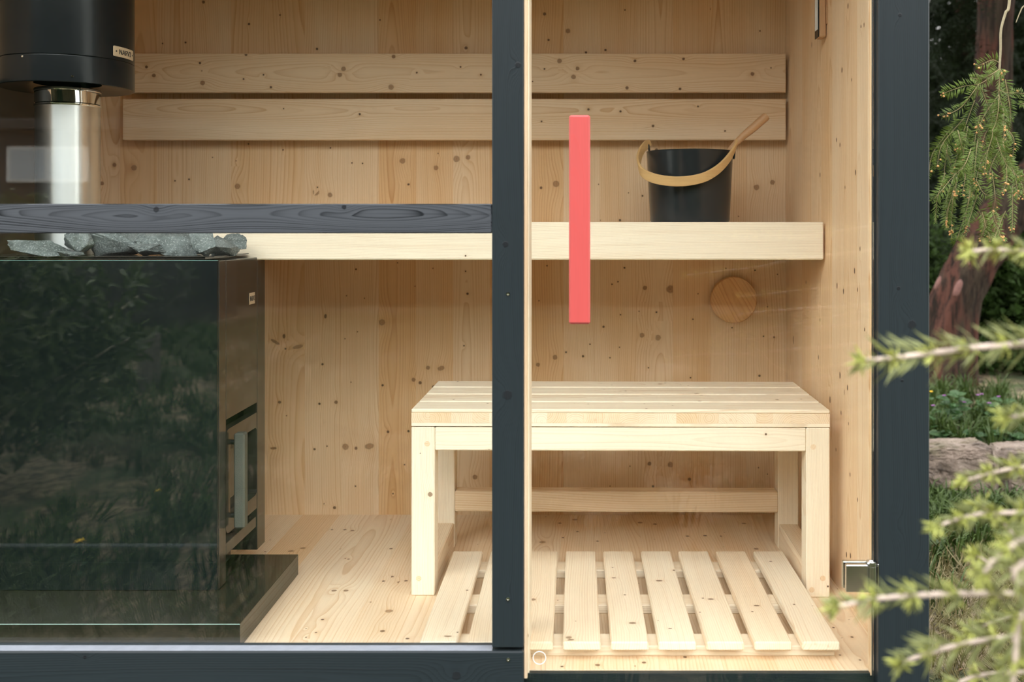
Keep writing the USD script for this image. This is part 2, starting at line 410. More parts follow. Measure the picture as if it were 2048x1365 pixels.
def board(parent, name, lo, hi, along, face, mat=SPRUCE, knots=(), c=0.0015, tone=0.5, jitter=0.12, pith=None, ring=None, cell=0.03, label=None, local=True, free_knots=0):
    """A sawn board from lo to hi: grain along an axis, its best face looking along `face` ("-y"), knots (across, along, radius[, stretch across, stretch along, turn]) on that face."""
    lo, hi = np.array(lo, float), np.array(hi, float)
    L, W_ = AX[along], AX[face[1]]
    A = 3 - L - W_
    sg = 1 if face[0] == "+" else -1
    ha, hl, hw = (hi[A] - lo[A]) / 2, (hi[L] - lo[L]) / 2, (hi[W_] - lo[W_]) / 2
    tri = []
    h = np.array([ha, hl, hw])
    c = min(c, h.min() * 0.5)

    def corner(s, k):
        q = np.array(s) * (h - c)
        q[k] = s[k] * h[k]
        return q

    for k in range(3):
        i, j = [a for a in range(3) if a != k]
        for s in (-1, 1):
            if k == 2 and s == 1:
                continue
            q = []
            for a, b in ((-1, -1), (1, -1), (1, 1), (-1, 1)):
                t = [0, 0, 0]
                t[k], t[i], t[j] = s, a, b
                q.append(corner(t, k))
            tri += [[q[0], q[1], q[2]], [q[0], q[2], q[3]]]
        for a in (-1, 1):          # the chamfer along axis k
            for b in (-1, 1):
                t0, t1 = [0, 0, 0], [0, 0, 0]
                t0[i] = t1[i] = a
                t0[j] = t1[j] = b
                t0[k], t1[k] = -1, 1
                q = [corner(t0, i), corner(t1, i), corner(t1, j), corner(t0, j)]
                tri += [[q[0], q[1], q[2]], [q[0], q[2], q[3]]]
    for s in np.ndindex(2, 2, 2):
        t = [2 * x - 1 for x in s]
        tri.append([corner(t, 0), corner(t, 1), corner(t, 2)])
    if any(k[2] < 0 for k in knots):
        cell = 0.012
    nu, nv = max(1, round(2 * ha / cell)), max(1, round(2 * hl / cell))
    if not len(knots) and not free_knots:
        nu = nv = 1
    gu, gv = np.linspace(-(ha - c), ha - c, nu + 1), np.linspace(-(hl - c), hl - c, nv + 1)
    a, b = np.meshgrid(np.arange(nu), np.arange(nv), indexing="ij")
    a, b = a.ravel(), b.ravel()
    P = lambda i, j: np.stack([gu[i], gv[j], np.full(len(i), hw)], 1)  # noqa: E731
    q0, q1, q2, q3 = P(a, b), P(a + 1, b), P(a + 1, b + 1), P(a, b + 1)
    T = np.concatenate([np.array(tri), np.stack([q0, q1, q2], 1), np.stack([q0, q2, q3], 1)])
    top = len(tri)
    mid = (lo + hi) / 2
    kk = [(k[0] - mid[A], k[1] - mid[L], k[2], *(list(k[3:]) + [1.0, 1.0, 0.0][len(k) - 3:])) for k in knots]
    for _ in range(free_knots):
        kk.append((rng.uniform(-ha, ha), rng.uniform(-hl, hl), rng.choice([0.0015, 0.002, 0.003, 0.005, 0.007], p=[0.3, 0.3, 0.2, 0.12, 0.08]), 1.0, 1.0, 0.0))
    eyes, kk = [k for k in kk if k[2] < 0], [k for k in kk if k[2] > 0]
    K = np.zeros((len(T), 3, 3))
    K[..., 0], K[..., 2] = 0.5, 0.002
    if kk:
        cen = T[top:].mean(1)
        best, pick = np.full(len(cen), 1e9), np.zeros(len(cen), int)
        for n_, k in enumerate(kk):
            m = np.hypot(cen[:, 0] - k[0], (cen[:, 1] - k[1]) / 1.8) / (abs(k[2]) ** 0.5)
            w = m < best
            best[w], pick[w] = m[w], n_
        kv = np.array(kk)[pick]
        rel = T[top:, :, :2] - kv[:, None, :2]
        ct, st = np.cos(kv[:, 5])[:, None], np.sin(kv[:, 5])[:, None]
        K[top:, :, 0] = (rel[..., 0] * ct + rel[..., 1] * st) * kv[:, None, 3]
        K[top:, :, 1] = (-rel[..., 0] * st + rel[..., 1] * ct) * kv[:, None, 4]
        K[top:, :, 2] = kv[:, None, 2]
    swell = np.zeros(T.shape[:2])
    for k in eyes:
        eu, ev = (T[..., 0] - k[0]) * k[3] / (2.6 * abs(k[2])), (T[..., 1] - k[1]) * k[4] / (5.5 * abs(k[2]))
        swell += k[2] * np.exp(-(eu**2 + ev**2))
    pts = np.zeros_like(T)
    pts[..., A], pts[..., L], pts[..., W_] = T[..., 0] + mid[A], T[..., 1] + mid[L], T[..., 2] * sg + mid[W_]
    nrm = np.cross(pts[:, 1] - pts[:, 0], pts[:, 2] - pts[:, 0])
    flip = (nrm * (pts.mean(1) - mid)).sum(1) < 0
    for arr in (pts, K, T, swell):
        arr[flip] = arr[flip][:, ::-1]
    off = rng.uniform(0, 40)
    wood = np.stack([T[..., 0] + ha, T[..., 1] + off, hw - T[..., 2]], -1).reshape(-1, 3)
    if pith is None:
        pith = (rng.uniform(-0.2, 1.2) * 2 * ha, rng.choice([0.02, 0.04, 0.08]) * rng.choice([-1, 1])) if rng.random() < 0.5 else (rng.choice([-1, 1]) * rng.uniform(0.12, 0.3), rng.uniform(-0.08, 0.08))
    tn = np.tile([tone + rng.uniform(-jitter, jitter), *pith], (len(wood), 1))
    root = "/".join(parent.split("/")[:3])
    path = free(parent, name)
    m = UsdGeom.Mesh.Define(stage, path)
    v = pts.reshape(-1, 3) - BASE.get(root, np.zeros(3))
    m.CreatePointsAttr(Vt.Vec3fArray.FromNumpy(v.astype(np.float32)))
    m.CreateFaceVertexCountsAttr(Vt.IntArray.FromNumpy(np.full(len(T), 3, np.int32)))
    m.CreateFaceVertexIndicesAttr(Vt.IntArray.FromNumpy(np.arange(len(v), dtype=np.int32)))
    m.CreateSubdivisionSchemeAttr("none")
    wood_vars(m, wood, K.reshape(-1, 3), tn, ring or rng.uniform(0.0032, 0.0052), swell.ravel())
    UsdShade.MaterialBindingAPI.Apply(m.GetPrim()).Bind(mat)
    tag(m.GetPrim(), label)
    return path


def wood_vars(m, wood, knot, tone, ring, swell=None):
    api = UsdGeom.PrimvarsAPI(m)
    for n_, a in (("wood", wood), ("knot", knot), ("tone", tone)):
        api.CreatePrimvar(n_, Sdf.ValueTypeNames.Float3Array, "vertex").Set(Vt.Vec3fArray.FromNumpy(np.asarray(a, np.float32)))
    api.CreatePrimvar("ring", Sdf.ValueTypeNames.FloatArray, "vertex").Set(Vt.FloatArray.FromNumpy(np.full(len(wood), ring, np.float32)))
    if swell is not None and np.any(swell):
        api.CreatePrimvar("swell", Sdf.ValueTypeNames.FloatArray, "vertex").Set(Vt.FloatArray.FromNumpy(np.asarray(swell, np.float32)))


def turned(parent, name, mesh, mat, uvw, tone=0.5, pith=(0.0, 0.05), ring=0.004, knots=(), smooth=True, label=None):
    """A shaped piece of wood; uvw(vertices) gives its grain coordinates (across, along, depth)."""
    path = free(parent, name)
    root = "/".join(parent.split("/")[:3])
    v, f, n_ = meshkit.arrays(mesh, smooth)
    m = usdkit.mesh(stage, path, trimesh.Trimesh(v - BASE.get(root, np.zeros(3)), f, process=False), mat)
    if n_ is not None:
        m.CreateNormalsAttr(Vt.Vec3fArray.FromNumpy(n_.astype(np.float32)))
        m.SetNormalsInterpolation("vertex")
    w = np.asarray(uvw(v), float)
    w[:, 1] += rng.uniform(0, 40)
    wood_vars(m, w, np.tile([0.5, 0, 0.002], (len(v), 1)), np.tile([tone, *pith], (len(v), 1)), ring)
    tag(m.GetPrim(), label)
    return path


# ------------------------------------------------------------------ the cabin's shell
YB, SB = F / 649.0, 649.0                      # the back wall
XR, XL = 0.647, -1.53                          # the side walls
YF = 2.064                                     # front edge of the floor
TOP = 1.88

BACK_KNOTS = [(634, 98, 3), (325, 87, 2), (371, 85, 2.5), (932, 96, 4), (407, 4, 4), (498, 48, 3), (1089, 28, 4), (1136, 62, 6), (1172, 105, 3), (1211, 100, 3), (1097, 80, 3), (1250, 20, 2), (1420, 18, 2), (1520, 62, 2), (760, 40, 2), (560, 30, 2),
    (268, 336, 7), (378, 359, 2.5), (350, 362, 2), (475, 373, 7), (425, 315, 1.5), (472, 322, 1.5), (566, 300, 2), (661, 296, 2), (497, 288, 2), (635, 375, 2), (632, 385, 8), (660, 390, 6), (805, 322, 7), (817, 369, 3), (872, 336, 6), (913, 318, 8), (936, 315, 6), (704, 326, 2), (725, 327, 2), (204, 367, 5), (229, 330, 5), (876, 307, 1.5),
    (1082, 376, 3.5), (1112, 368, 8), (1197, 369, 1.5), (1257, 386, 1.5), (1285, 392, 2.5), (1313, 300, 4), (1513, 375, 7), (1545, 365, 6), (1240, 441, 3), (1200, 441, 2), (1477, 433, 1.5),
    (712, 539, 2.5), (795, 526, 1.5), (866, 537, 1.5), (931, 543, 2), (830, 573, 1.5), (693, 592, 1.5), (729, 597, 1.5), (935, 588, 3), (651, 633, 4, 1.2, .7), (764, 645, 8), (715, 664, 1.5), (690, 678, 1.5), (568, 673, 4, 1.2, .7), (550, 684, 6, .45, 1.6, -.55), (596, 694, 7, .5, 1.5, .25), (571, 698, 2.5), (928, 692, 2), (645, 729, 3), (856, 736, 5), (882, 737, 7, .8, 1.2, .3), (827, 760, 5), (840, 766, 4), (867, 774, 4), (765, 771, 3), (702, 765, 1.5), (639, 808, 3), (672, 805, 4.5), (559, 805, 4), (573, 832, 1.5), (776, 864, 3.5), (817, 863, 3), (739, 893, 8, .7, 1.1, .2), (691, 894, 8), (712, 897, 4), (547, 897, 5, .6, 1.6), (654, 893, 2), (629, 899, 3), (809, 930, 2), (711, 973, 2), (786, 988, 2), (649, 1009, 2.5), (669, 1016, 4), (950, 955, 6),
    (1094, 532, 2), (1249, 536, 2.5), (1236, 564, 2), (1224, 569, 2), (1290, 576, 5.5), (1341, 579, 10), (1396, 588, 1.5), (1313, 625, 2.5), (1278, 623, 1.5), (1241, 630, 2), (1207, 654, 3), (1386, 639, 2), (1464, 656, 2), (1535, 614, 1.5), (1510, 541, 2), (1555, 549, 1.5), (1452, 537, 1.5), (1284, 671, 6), (1316, 676, 7), (1180, 689, 2), (1132, 705, 2.5), (1110, 715, 6), (1166, 713, 3), (1076, 730, 5), (1220, 716, 2), (1239, 695, 1.5), (1297, 736, 2), (1381, 756, 2), (1519, 752, 3), (1527, 673, 2), (1548, 675, 2.5), (1078, 602, 1.5),
    (1299, 928, 5), (1341, 930, 7), (1379, 959, 4), (1306, 973, 3), (1260, 933, 1.5), (1517, 936, 1.5), (1535, 949, 1.5), (1220, 973, 1.5)]
bk = [(X(k[0], SB), Z(k[1], SB), k[2] * 0.84 / SB, *k[3:]) for k in BACK_KNOTS]
wall = thing("wall_back", "pale spruce back wall of knotty upright boards behind the benches", "wall", (0, YB, 0), kind="structure")
seam = [X(s_, SB) for s_ in (1572, 1493, 1420, 1346, 1273, 1200, 1127, 1054, 980, 906, 832, 757.5, 684, 609.5, 536, 462, 388, 314, 240, 166)] + [XL - 0.03]
for i, (x1, x0) in enumerate(zip(seam, seam[1:])):
    ks = [k for k in bk if x0 <= k[0] < x1]
    board(wall, "plank", (x0, YB, -0.03), (x1, YB + 0.04, TOP), "z", "-y", knots=ks, c=0.0005, tone=0.62, jitter=0.16, ring=rng.uniform(0.0045, 0.0075))
part(wall, "backing", box((XL - 0.12, YB + 0.041, -0.1), (XR + 0.12, YB + 0.07, TOP + 0.05)), SPRUCE)

wall = thing("wall_right", "right-hand spruce side wall of narrow upright boards with short dark flecks", "wall", (XR, YF, 0), kind="structure")
e = YB
flecks = [(1653, 18, 4), (1696, 12, 5), (1623, 90, 5), (1684, 140, 5), (1728, 50, 4), (1722, 54, 4), (1703, 160, 3), (1673, 280, 4), (1680, 290, 4), (1711, 345, 5), (1640, 350, 4), (1690, 375, 3), (1720, 498, 4), (1709, 542, 5), (1687, 583, 5), (1715, 580, 4), (1674, 572, 5), (1729, 660, 4), (1733, 662, 3), (1680, 751, 6), (1695, 776, 5), (1688, 785, 5), (1682, 826, 4), (1697, 848, 3), (1637, 715, 4), (1587, 680, 7), (1693, 1110, 5), (1701, 1112, 5), (1660, 800, 6), (1700, 950, 4), (1715, 1000, 4), (1672, 900, 3), (1640, 640, 3), (1612, 565, 3)]
fk = []
for px, py, r in flecks:
    s = (px - 1152) / XR
    fk.append((F / s, Z(py, s), r * 0.62 / s, 0.75, 0.5, 0.0))
while e > YF - 0.02:
    b = max(e - 0.114, YF - 0.02)
    board(wall, "plank", (XR, b, -0.03), (XR + 0.04, e, TOP), "z", "-x", knots=[k for k in fk if b <= k[0] < e], c=0.0005, tone=0.50, jitter=0.10, pith=(rng.uniform(-0.05, 0.1), rng.choice([-0.09, 0.12])), ring=rng.uniform(0.003, 0.0042))
    e = b if b > YF - 0.019 else -9
part(wall, "backing", box((XR + 0.041, YF - 0.01, -0.1), (XR + 0.049, YB + 0.06, TOP + 0.05)), CHARCOAL)

wall = thing("wall_left", "left spruce side wall seen behind the stove pipe", "wall", (XL, YF, 0), kind="structure")
e = YB
while e > YF:
    b = max(e - 0.114, YF - 0.02)
    board(wall, "plank", (XL - 0.04, b, -0.03), (XL, e, TOP), "z", "+x", free_knots=6, c=0.0005, tone=0.62)
    e = b
part(wall, "backing", box((XL - 0.08, YF - 0.01, -0.1), (XL - 0.041, YB + 0.06, TOP + 0.05)), CHARCOAL)

floor = thing("floor", "spruce plank floor of the sauna running from the glass to the back wall", "floor", (0, YF, 0), kind="structure")
fx = [-0.385 + 0.114 * k for k in range(-11, 11)]
floor_px = [(582, 1103, 9), (606, 1097, 8), (564, 1178, 9), (690, 1060, 5), (664, 1060, 4), (705, 1062, 6), (697, 1119, 4), (668, 1182, 8), (692, 1182, 8), (767, 1163, 5), (783, 1154, 7), (800, 1165, 9), (778, 1223, 12), (765, 1263, 8), (632, 1266, 4), (645, 1240, 5), (815, 1278, 6), (741, 1205, 3), (1370, 1315, 6), (1288, 1326, 7), (1195, 1331, 8), (1124, 1334, 5), (1270, 1333, 3), (1680, 1311, 4), (1720, 1321, 4), (1704, 1275, 5), (1667, 1256, 4), (1702, 1236, 3), (1085, 1085, 10), (1150, 1040, 8), (1120, 1047, 6), (1280, 1046, 8), (1310, 1049, 6), (1375, 1073, 6), (1410, 1072, 6), (1440, 1073, 6), (1155, 1064, 4), (1126, 1076, 4), (1195, 1083, 4)]
fl = []
for px, py, w in floor_px:
    s = (py - 446) / EYE
    fl.append((X(px, s), F / s, w * 0.62 / s, 0.9, 0.9, 0.0))
for x0, x1 in zip(fx, fx[1:]):
    x0, x1 = max(x0, XL - 0.03), min(x1, XR + 0.03)
    if x1 - x0 > 0.01:
        board(floor, "plank", (x0, YF, -0.04), (x1, YB + 0.03, 0), "y", "+z", knots=[k for k in fl if x0 <= k[0] < x1], c=0.0005, tone=0.45, jitter=0.2, free_knots=5, ring=rng.uniform(0.005, 0.0085))
part(floor, "backing", box((XL - 0.07, YF + 0.01, -0.08), (XR + 0.05, YB + 0.06, -0.041)), CHARCOAL)

ceil = thing("ceiling", "spruce ceiling above the sauna room, out of the picture", "ceiling", (0, YF, TOP), kind="structure")
board(ceil, "panel", (XL - 0.05, YF - 0.06, TOP), (XR + 0.05, YB + 0.06, TOP + 0.06), "x", "-z", tone=0.55)

# dark frame: posts, rail, sill beam; each is one stick of timber with its own screws
FY = 2.02
SF = F / FY


def screw(parent, px, py, s, y):
    x, z = X(px, s), Z(py, s)
    m = lathe([(0.0, 0.0002), (0.0012, 0.0003), (0.0015, 0.0016), (0.0034, 0.0013), (0.0038, 0.0), (0.0033, -0.004), (0, -0.004)], 16)
    m.apply_transform(trimesh.transformations.rotation_matrix(math.pi / 2, [1, 0, 0]))
    m.apply_translation([x, y, z])
    part(parent, "screw", m, BRIGHT_STEEL, 30, "small bright screw head")


post = thing("trim_1", "dark charcoal post between the window and the glass door", "post", (X(1015, SF), FY, -0.1), kind="structure")
board(post, "timber", (X(984, SF), FY, Z(1297, SF)), (X(1047, SF), 2.085, TOP), "z", "-y", CHARCOAL, [(X(1036, SF), Z(130, SF), 0.006), (X(1011, SF), Z(489, SF), 0.006), (X(1015, SF), Z(790, SF), 0.010), (X(1010, SF), Z(1180, SF), -0.004)], c=0.002, pith=(0.10, 0.05), ring=0.0030)
for py in (588, 1199):
    screw(post, 1016, py, SF, FY)

rail = thing("trim_2", "dark charcoal rail crossing the window with bold oval grain", "rail", (-0.7, FY, 0.9), kind="structure")
rk = [(X(312, SF), Z(419, SF), 0.006), (X(688, SF), Z(414, SF), 0.005), (X(262, SF), Z(437, SF), -0.021, 1.55, 0.55, 0.0), (X(755, SF), Z(431, SF), -0.021, 1.55, 0.46, 0.0), (X(40, SF), Z(425, SF), -0.006, 1.0, 0.3, 0.0), (X(975, SF), Z(440, SF), -0.004, 1.0, 0.3, 0.0)]
rk = [(z, x, *r) for x, z, *r in rk]
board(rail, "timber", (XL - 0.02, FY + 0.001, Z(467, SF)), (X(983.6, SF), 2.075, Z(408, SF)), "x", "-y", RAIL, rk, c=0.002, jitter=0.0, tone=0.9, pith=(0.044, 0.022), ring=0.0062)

sill = thing("trim_3", "dark charcoal beam along the foot of the window", "beam", (-0.7, FY, -0.1), kind="structure")
board(sill, "timber", (XL - 0.02, FY, -0.10), (X(1047, SF), 2.066, Z(1304, SF)), "x", "-y", CHARCOAL, [(Z(1352, SF), X(913, SF), 0.009), (Z(1315, SF), X(170, SF), 0.004)], c=0.003, pith=(0.1, 0.02), ring=0.0042)
screw(sill, 1016.5, 1320, SF, FY)
part(sill, "ledge", box((XL - 0.02, FY + 0.004, Z(1304, SF) - 0.004), (X(984, SF), 2.05, Z(1304, SF) + 0.0006), 0.0005), plain("pale_grey_ledge", (0.15, 0.165, 0.19), 0.5, grain=0.25, scale=40), label="pale grey top edge of the beam")  # top strip coloured a paler grey than the rest of the beam

post = thing("trim_4", "wide dark charcoal corner post right of the glass door", "post", (X(1808, SF), FY, -0.1), kind="structure")
board(post, "timber", (X(1757, SF), FY, -0.25), (X(1859, SF), 2.084, TOP), "z", "-y", CHARCOAL, [(X(1824, SF), Z(650, SF), 0.009), (X(1797, SF), Z(577, SF), 0.004), (X(1804, SF), Z(762, SF), 0.003), (X(1800, SF), Z(30, SF), 0.004), (X(1790, SF), Z(1050, SF), -0.006), (X(1835, SF), Z(1150, SF), -0.006)], c=0.002, pith=(0.15, 0.05), ring=0.0034)

post = thing("trim_5", "dark charcoal corner post at the left end of the window, out of the picture", "post", (XL - 0.07, FY, -0.1), kind="structure")
board(post, "timber", (XL - 0.12, FY, -0.25), (XL - 0.02, 2.12, TOP), "z", "-y", CHARCOAL, c=0.002)

head = thing("trim_6", "dark charcoal head beam over window and door, out of the picture", "beam", (-0.4, FY, TOP), kind="structure")
board(head, "timber", (XL - 0.12, FY, TOP), (X(1859, SF), 2.12, TOP + 0.12), "x", "-y", CHARCOAL, c=0.002)

jamb = thing("trim_7", "raw spruce jamb strip against the dark post on the latch side", "door jamb", (X(1055, SF), 2.05, 0), kind="structure")
board(jamb, "timber", (-0.150, 2.052, -0.006), (-0.0935, 2.16, TOP), "z", "-y", SPRUCE, [(X(1052, 995), Z(1268, 995), 0.006), (X(1050, 995), Z(1285, 995), 0.003)], c=0.001, tone=0.15, pith=(0.2, 0.0), ring=0.0035)
board(jamb, "rebate_strip", (X(1047, SF) + 0.0003, 2.036, -0.006), (-0.0965, 2.0515, TOP), "z", "-y", SPRUCE, c=0.0008, tone=0.45, pith=(0.2, 0.0), ring=0.002)

jamb = thing("trim_8", "thin raw spruce jamb strip beside the corner post on the hinge side", "door jamb", (0.6, 2.07, 0), kind="structure")
board(jamb, "timber", (0.5945, 2.062, -0.006), (XR + 0.02, 2.088, TOP), "z", "-x", SPRUCE, c=0.0008, tone=0.35, pith=(0.0, 0.12), ring=0.0035)
part(jamb, "seal", box((0.5915, 2.046, -0.006), (0.5965, 2.0615, TOP), 0.001), SEAL, label="dark seal in the door gap")
board(jamb, "rebate_strip", (0.5885, 2.0495, -0.006), (0.5913, 2.062, TOP), "z", "-x", SPRUCE, c=0.0006, tone=0.5)

thr = thing("trim_9", "dark green-black threshold board under the glass door", "threshold", (0.25, 2.06, -0.05), kind="structure")
board(thr, "timber", (-0.152, 2.050, -0.12), (XR + 0.03, 2.0635, -0.0015), "x", "-y", CHARCOAL, c=0.001, pith=(0.1, 0.02), ring=0.002)

# windows and door
w1 = thing("window_1", "upper fixed pane of the window above the dark rail", "window", (-0.8, 2.05, 0.93), kind="structure")
part(w1, "pane", box((XL - 0.02, 2.048, Z(408, SF) - 0.01), (-0.152, 2.056, TOP), 0.0005), PANE)
w2 = thing("window_2", "lower fixed pane of the window before the stove", "window", (-0.8, 2.05, 0.05), kind="structure")
part(w2, "pane", box((XL - 0.02, 2.048, Z(1304, SF) - 0.004), (-0.152, 2.056, Z(467, SF) + 0.01), 0.0005), PANE)

d = thing("door_1", "frameless glass door with red upright bar handle and steel hinge", "door", (0.25, 2.035, -0.03), kind="structure")
part(d, "pane", box((X(1053, 1011), 2.025, -0.05), (X(1747, 1011), 2.033, TOP - 0.01), 0.0006), PANE)
sh = F / 1.985
board(d, "handle", (X(1138, sh), 1.985, Z(649, sh)), (X(1180.5, sh), 2.008, Z(230, sh)), "z", "-y", RED, c=0.0035, tone=0.3, pith=(0.01, 0.08), ring=0.0022, label="coral red painted square wooden bar")
for z in (Z(300, sh), Z(580, sh)):
    part(d, "standoff", rod((X(1159, sh), 2.007, z), (X(1159, sh), 2.026, z), 0.007), BRIGHT_STEEL, 30)
ring = trimesh.creation.torus(0.0125, 0.0007, 48, 10)
ring.apply_transform(trimesh.transformations.rotation_matrix(math.pi / 2, [1, 0, 0]))
ring.apply_translation([X(1079, 1012), 2.0240, Z(1316, 1012)])
part(d, "bumper", ring, plain("clear_bumper_ring", (0.62, 0.60, 0.56), 0.2), True, "small clear round stop pad on the glass")
SH = F / 2.022
x0, x1, z0, z1 = X(1690, SH), X(1733, SH), Z(1182, SH), Z(1128, SH)
leafh = part(d, "hinge", join(box((x0, 2.012, z0), (x1, 2.0247, z1), 0.0012), box((x1 - 0.004, 2.020, z0 + 0.004), (X(1744, SH), 2.0247, z1 - 0.004))), HINGE_STEEL, label="brushed steel hinge clamped on the glass")
part(leafh, "back_plate", box((x0 - 0.001, 2.0334, z0), (x1 + 0.004, 2.046, z1), 0.0012), HINGE_STEEL)
xc = X(1744, SH)
part(leafh, "knuckle", lathe([(0, z0 - 0.004), (0.0095, z0 - 0.004), (0.0108, z0 - 0.003), (0.0108, z0 + 0.001), (0.0100, z0 + 0.0014), (0.0108, z0 + 0.002), (0.0108, z1 - 0.006), (0.0100, z1 - 0.0054), (0.0108, z1 - 0.005), (0.0108, z1 + 0.003), (0.0095, z1 + 0.004), (0, z1 + 0.004)], 32, (xc, 2.027, 0)), HINGE_STEEL, 35)
part(leafh, "pin", lathe([(0, z1 + 0.0032), (0.005, z1 + 0.0032), (0.005, z1 + 0.0052), (0.0042, z1 + 0.006), (0, z1 + 0.006)], 20, (xc, 2.027, 0)), BRIGHT_STEEL, 30)
part(leafh, "frame_plate", box((xc + 0.0105, 2.020, z0 - 0.002), (xc + 0.0135, 2.045, z1 - 0.001), 0.0006), HINGE_STEEL)

# ------------------------------------------------------------------ backrest, vent, upper bench
SR = 659.0
br = thing("backrest", "pair of wide spruce backrest boards fixed across the back wall", "backrest", (X(900, SR), F / SR, Z(280, SR)))
kb = [(r8[0] / 2.56 + 200, r8[1] / 2.56 + 80, r8[2]) for r8 in [(238, 138, 3), (276, 182, 4), (512, 118, 2.5), (523, 158, 1.5), (525, 220, 5), (735, 200, 2), (875, 242, 2.5), (837, 178, 2), (747, 75, 3), (1247, 148, 5), (1228, 178, 5), (1503, 85, 4), (1490, 242, 6), (1622, 167, 2), (1846, 138, 2), (1950, 178, 2), (1330, 380, 2.5), (940, 352, 1.5)]]
kb += [(1089, 138, 2), (1119, 122, 5), (1155, 137, 4), (1147, 154, 5), (1270, 122, 3), (1254, 176, 3.5), (1065, 163, 1.5), (1367, 118, 3), (1360, 178, 3), (1542, 136, 1.5), (1505, 148, 4), (1177, 219, 2.5), (1241, 223, 2.5), (1083, 243, 2), (1306, 252, 3), (1396, 213, 2), (1450, 262, 2)]
kb = [(Z(py, SR), X(px, SR), r / SR) for px, py, r in kb]
kb += [(Z(212, SR), X(400, SR), -0.012, 0.9, 0.35, 0.0), (Z(270, SR), X(520, SR), -0.005, 1.0, 0.25, 0.0), (Z(215, SR), X(830, SR), -0.005, 1.0, 0.3, 0.0)]
for y1, y0 in ((107, 185), (198, 280)):
    ks = [k for k in kb if Z(y0, SR) <= k[0] <= Z(y1, SR)]
    board(br, "slat", (X(245, SR), F / SR, Z(y0, SR)), (X(1572, SR), F / SR + 0.027, Z(y1, SR)), "x", "-y", knots=ks, c=0.002, tone=0.38, jitter=0.05, pith=(0.06, 0.05) if y1 < 150 else (0.09, 0.03), ring=0.0045)
for x in (-1.05, -0.35, 0.35):
    for z in (Z(146, SR), Z(239, SR)):
        board(br, "spacer", (x - 0.02, F / SR + 0.0272, z - 0.035), (x + 0.02, YB - 0.0005, z + 0.035), "z", "-y", tone=0.6)

vx, vz, vr = X(1468, 655), Z(600.5, 655), 46.5 / 655
vent = thing("air_vent", "round wooden air vent disc on the back wall under the upper bench", "vent", (vx, YB, vz))
disc = lathe([(0, 0), (vr * 0.6, -0.0012), (vr - 0.006, -0.002), (vr - 0.002, -0.004), (vr, -0.008), (vr, -0.021), (vr - 0.002, -0.023), (0, -0.023)], 64)
disc.apply_transform(trimesh.transformations.rotation_matrix(math.pi / 2, [1, 0, 0]))
disc.apply_translation([vx, YB - 0.032, vz])
turned(vent, "disc", disc, SPRUCE, lambda v: np.stack([(v[:, 0] - vx) * 0.9 + (v[:, 2] - vz) * 0.5, ((v[:, 2] - vz) * 0.9 - (v[:, 0] - vx) * 0.5) * 1.0, v[:, 1] - YB], 1), tone=0.8, pith=(0.005, -0.052), ring=0.0085, smooth=30)
sp = lathe([(0, -0.009), (0.03, -0.009), (0.03, 0.0), (0, 0.0)], 32)
sp.apply_transform(trimesh.transformations.rotation_matrix(math.pi / 2, [1, 0, 0]))
sp.apply_translation([vx, YB - 0.0092, vz])
part(vent, "stem", sp, BEECH, 30)

SU = 773.0
YU, ZU = F / SU, Z(444.3, SU)
ub = thing("upper_bench", "upper sauna bench with pale spruce front board under the bucket", "bench", (-0.2, YU, Z(520, SU)))
xl, xr = -1.02, X(1647.5, SU)
board(ub, "front_board", (xl, YU, Z(520, SU)), (xr, YU + 0.04, ZU), "x", "-y", knots=[(Z(512, SU), X(931, SU), 0.0025), (Z(519, SU), X(1308, SU), 0.002), (Z(519, SU), X(1406, SU), 0.002)], c=0.003, tone=0.0, jitter=0.02, pith=(0.2, 0.06), ring=0.0040)
y = YU + 0.0405
w = (YB - 0.003 - y - 4 * 0.012) / 4
for k in range(4):
    board(ub, "slat", (xl, y + 0.008, ZU - 0.029), (xr, y + 0.008 + w, ZU - 0.001), "x", "+z", free_knots=5, c=0.002, tone=0.12)
    y += w + 0.012
for x in (xl + 0.03, -0.2, xr - 0.07):
    board(ub, "bearer", (x, YU + 0.041, ZU - 0.095), (x + 0.04, YB - 0.002, ZU - 0.0295), "y", "-z", tone=0.3)

# ------------------------------------------------------------------ lower bench (turned a little out of square)
SL = 830.6
bx0, bx1 = X(822, SL), X(1658, SL)
BW, BD, BH = bx1 - bx0, 0.436, 0.451
lb = thing("lower_bench", "low pale spruce slatted bench standing over the slatted floor mat", "bench", (bx0, F / SL + 0.004, 0), rz=-0.75)
SLT, GAP = 0.0975, 0.0153
T0 = BH - 0.042
for k in range(4):
    y = k * (SLT + GAP)
    s_ = board(lb, "slat", (0, y, BH - 0.0095), (BW, y + SLT, BH), "x", "+z", c=0.0022, tone=0.05, jitter=0.05, free_knots=7, pith=(0.05, 0.06))
    board(s_, "bottom_ply", (0, y, T0), (BW, y + SLT, T0 + 0.0085), "x", "-y", c=0.001, tone=0.05)
    xs = [0.0] + list(np.cumsum(rng.uniform(0.040, 0.052, 30)))
    if k == 0:
        xs = [x for x in xs if x < BW - 0.04] + [BW - 0.0255, BW]
        for a, b in zip(xs, xs[1:]):
            board(s_, "core_block", (a, y + 0.0004, T0 + 0.0085), (b, y + SLT - 0.0004, BH - 0.0095), "y", "+z", c=0.0003, tone=0.28, jitter=0.22, pith=(rng.uniform(-0.02, 0.06), rng.uniform(-0.03, 0.05)), ring=0.0046)
    else:
        board(s_, "core", (0, y + 0.0004, T0 + 0.0085), (BW, y + SLT - 0.0004, BH - 0.0095), "y", "+z", c=0.0003, tone=0.25, pith=(0.3, 0.01))
LG = 0.0565
YK = BD - LG - 0.012


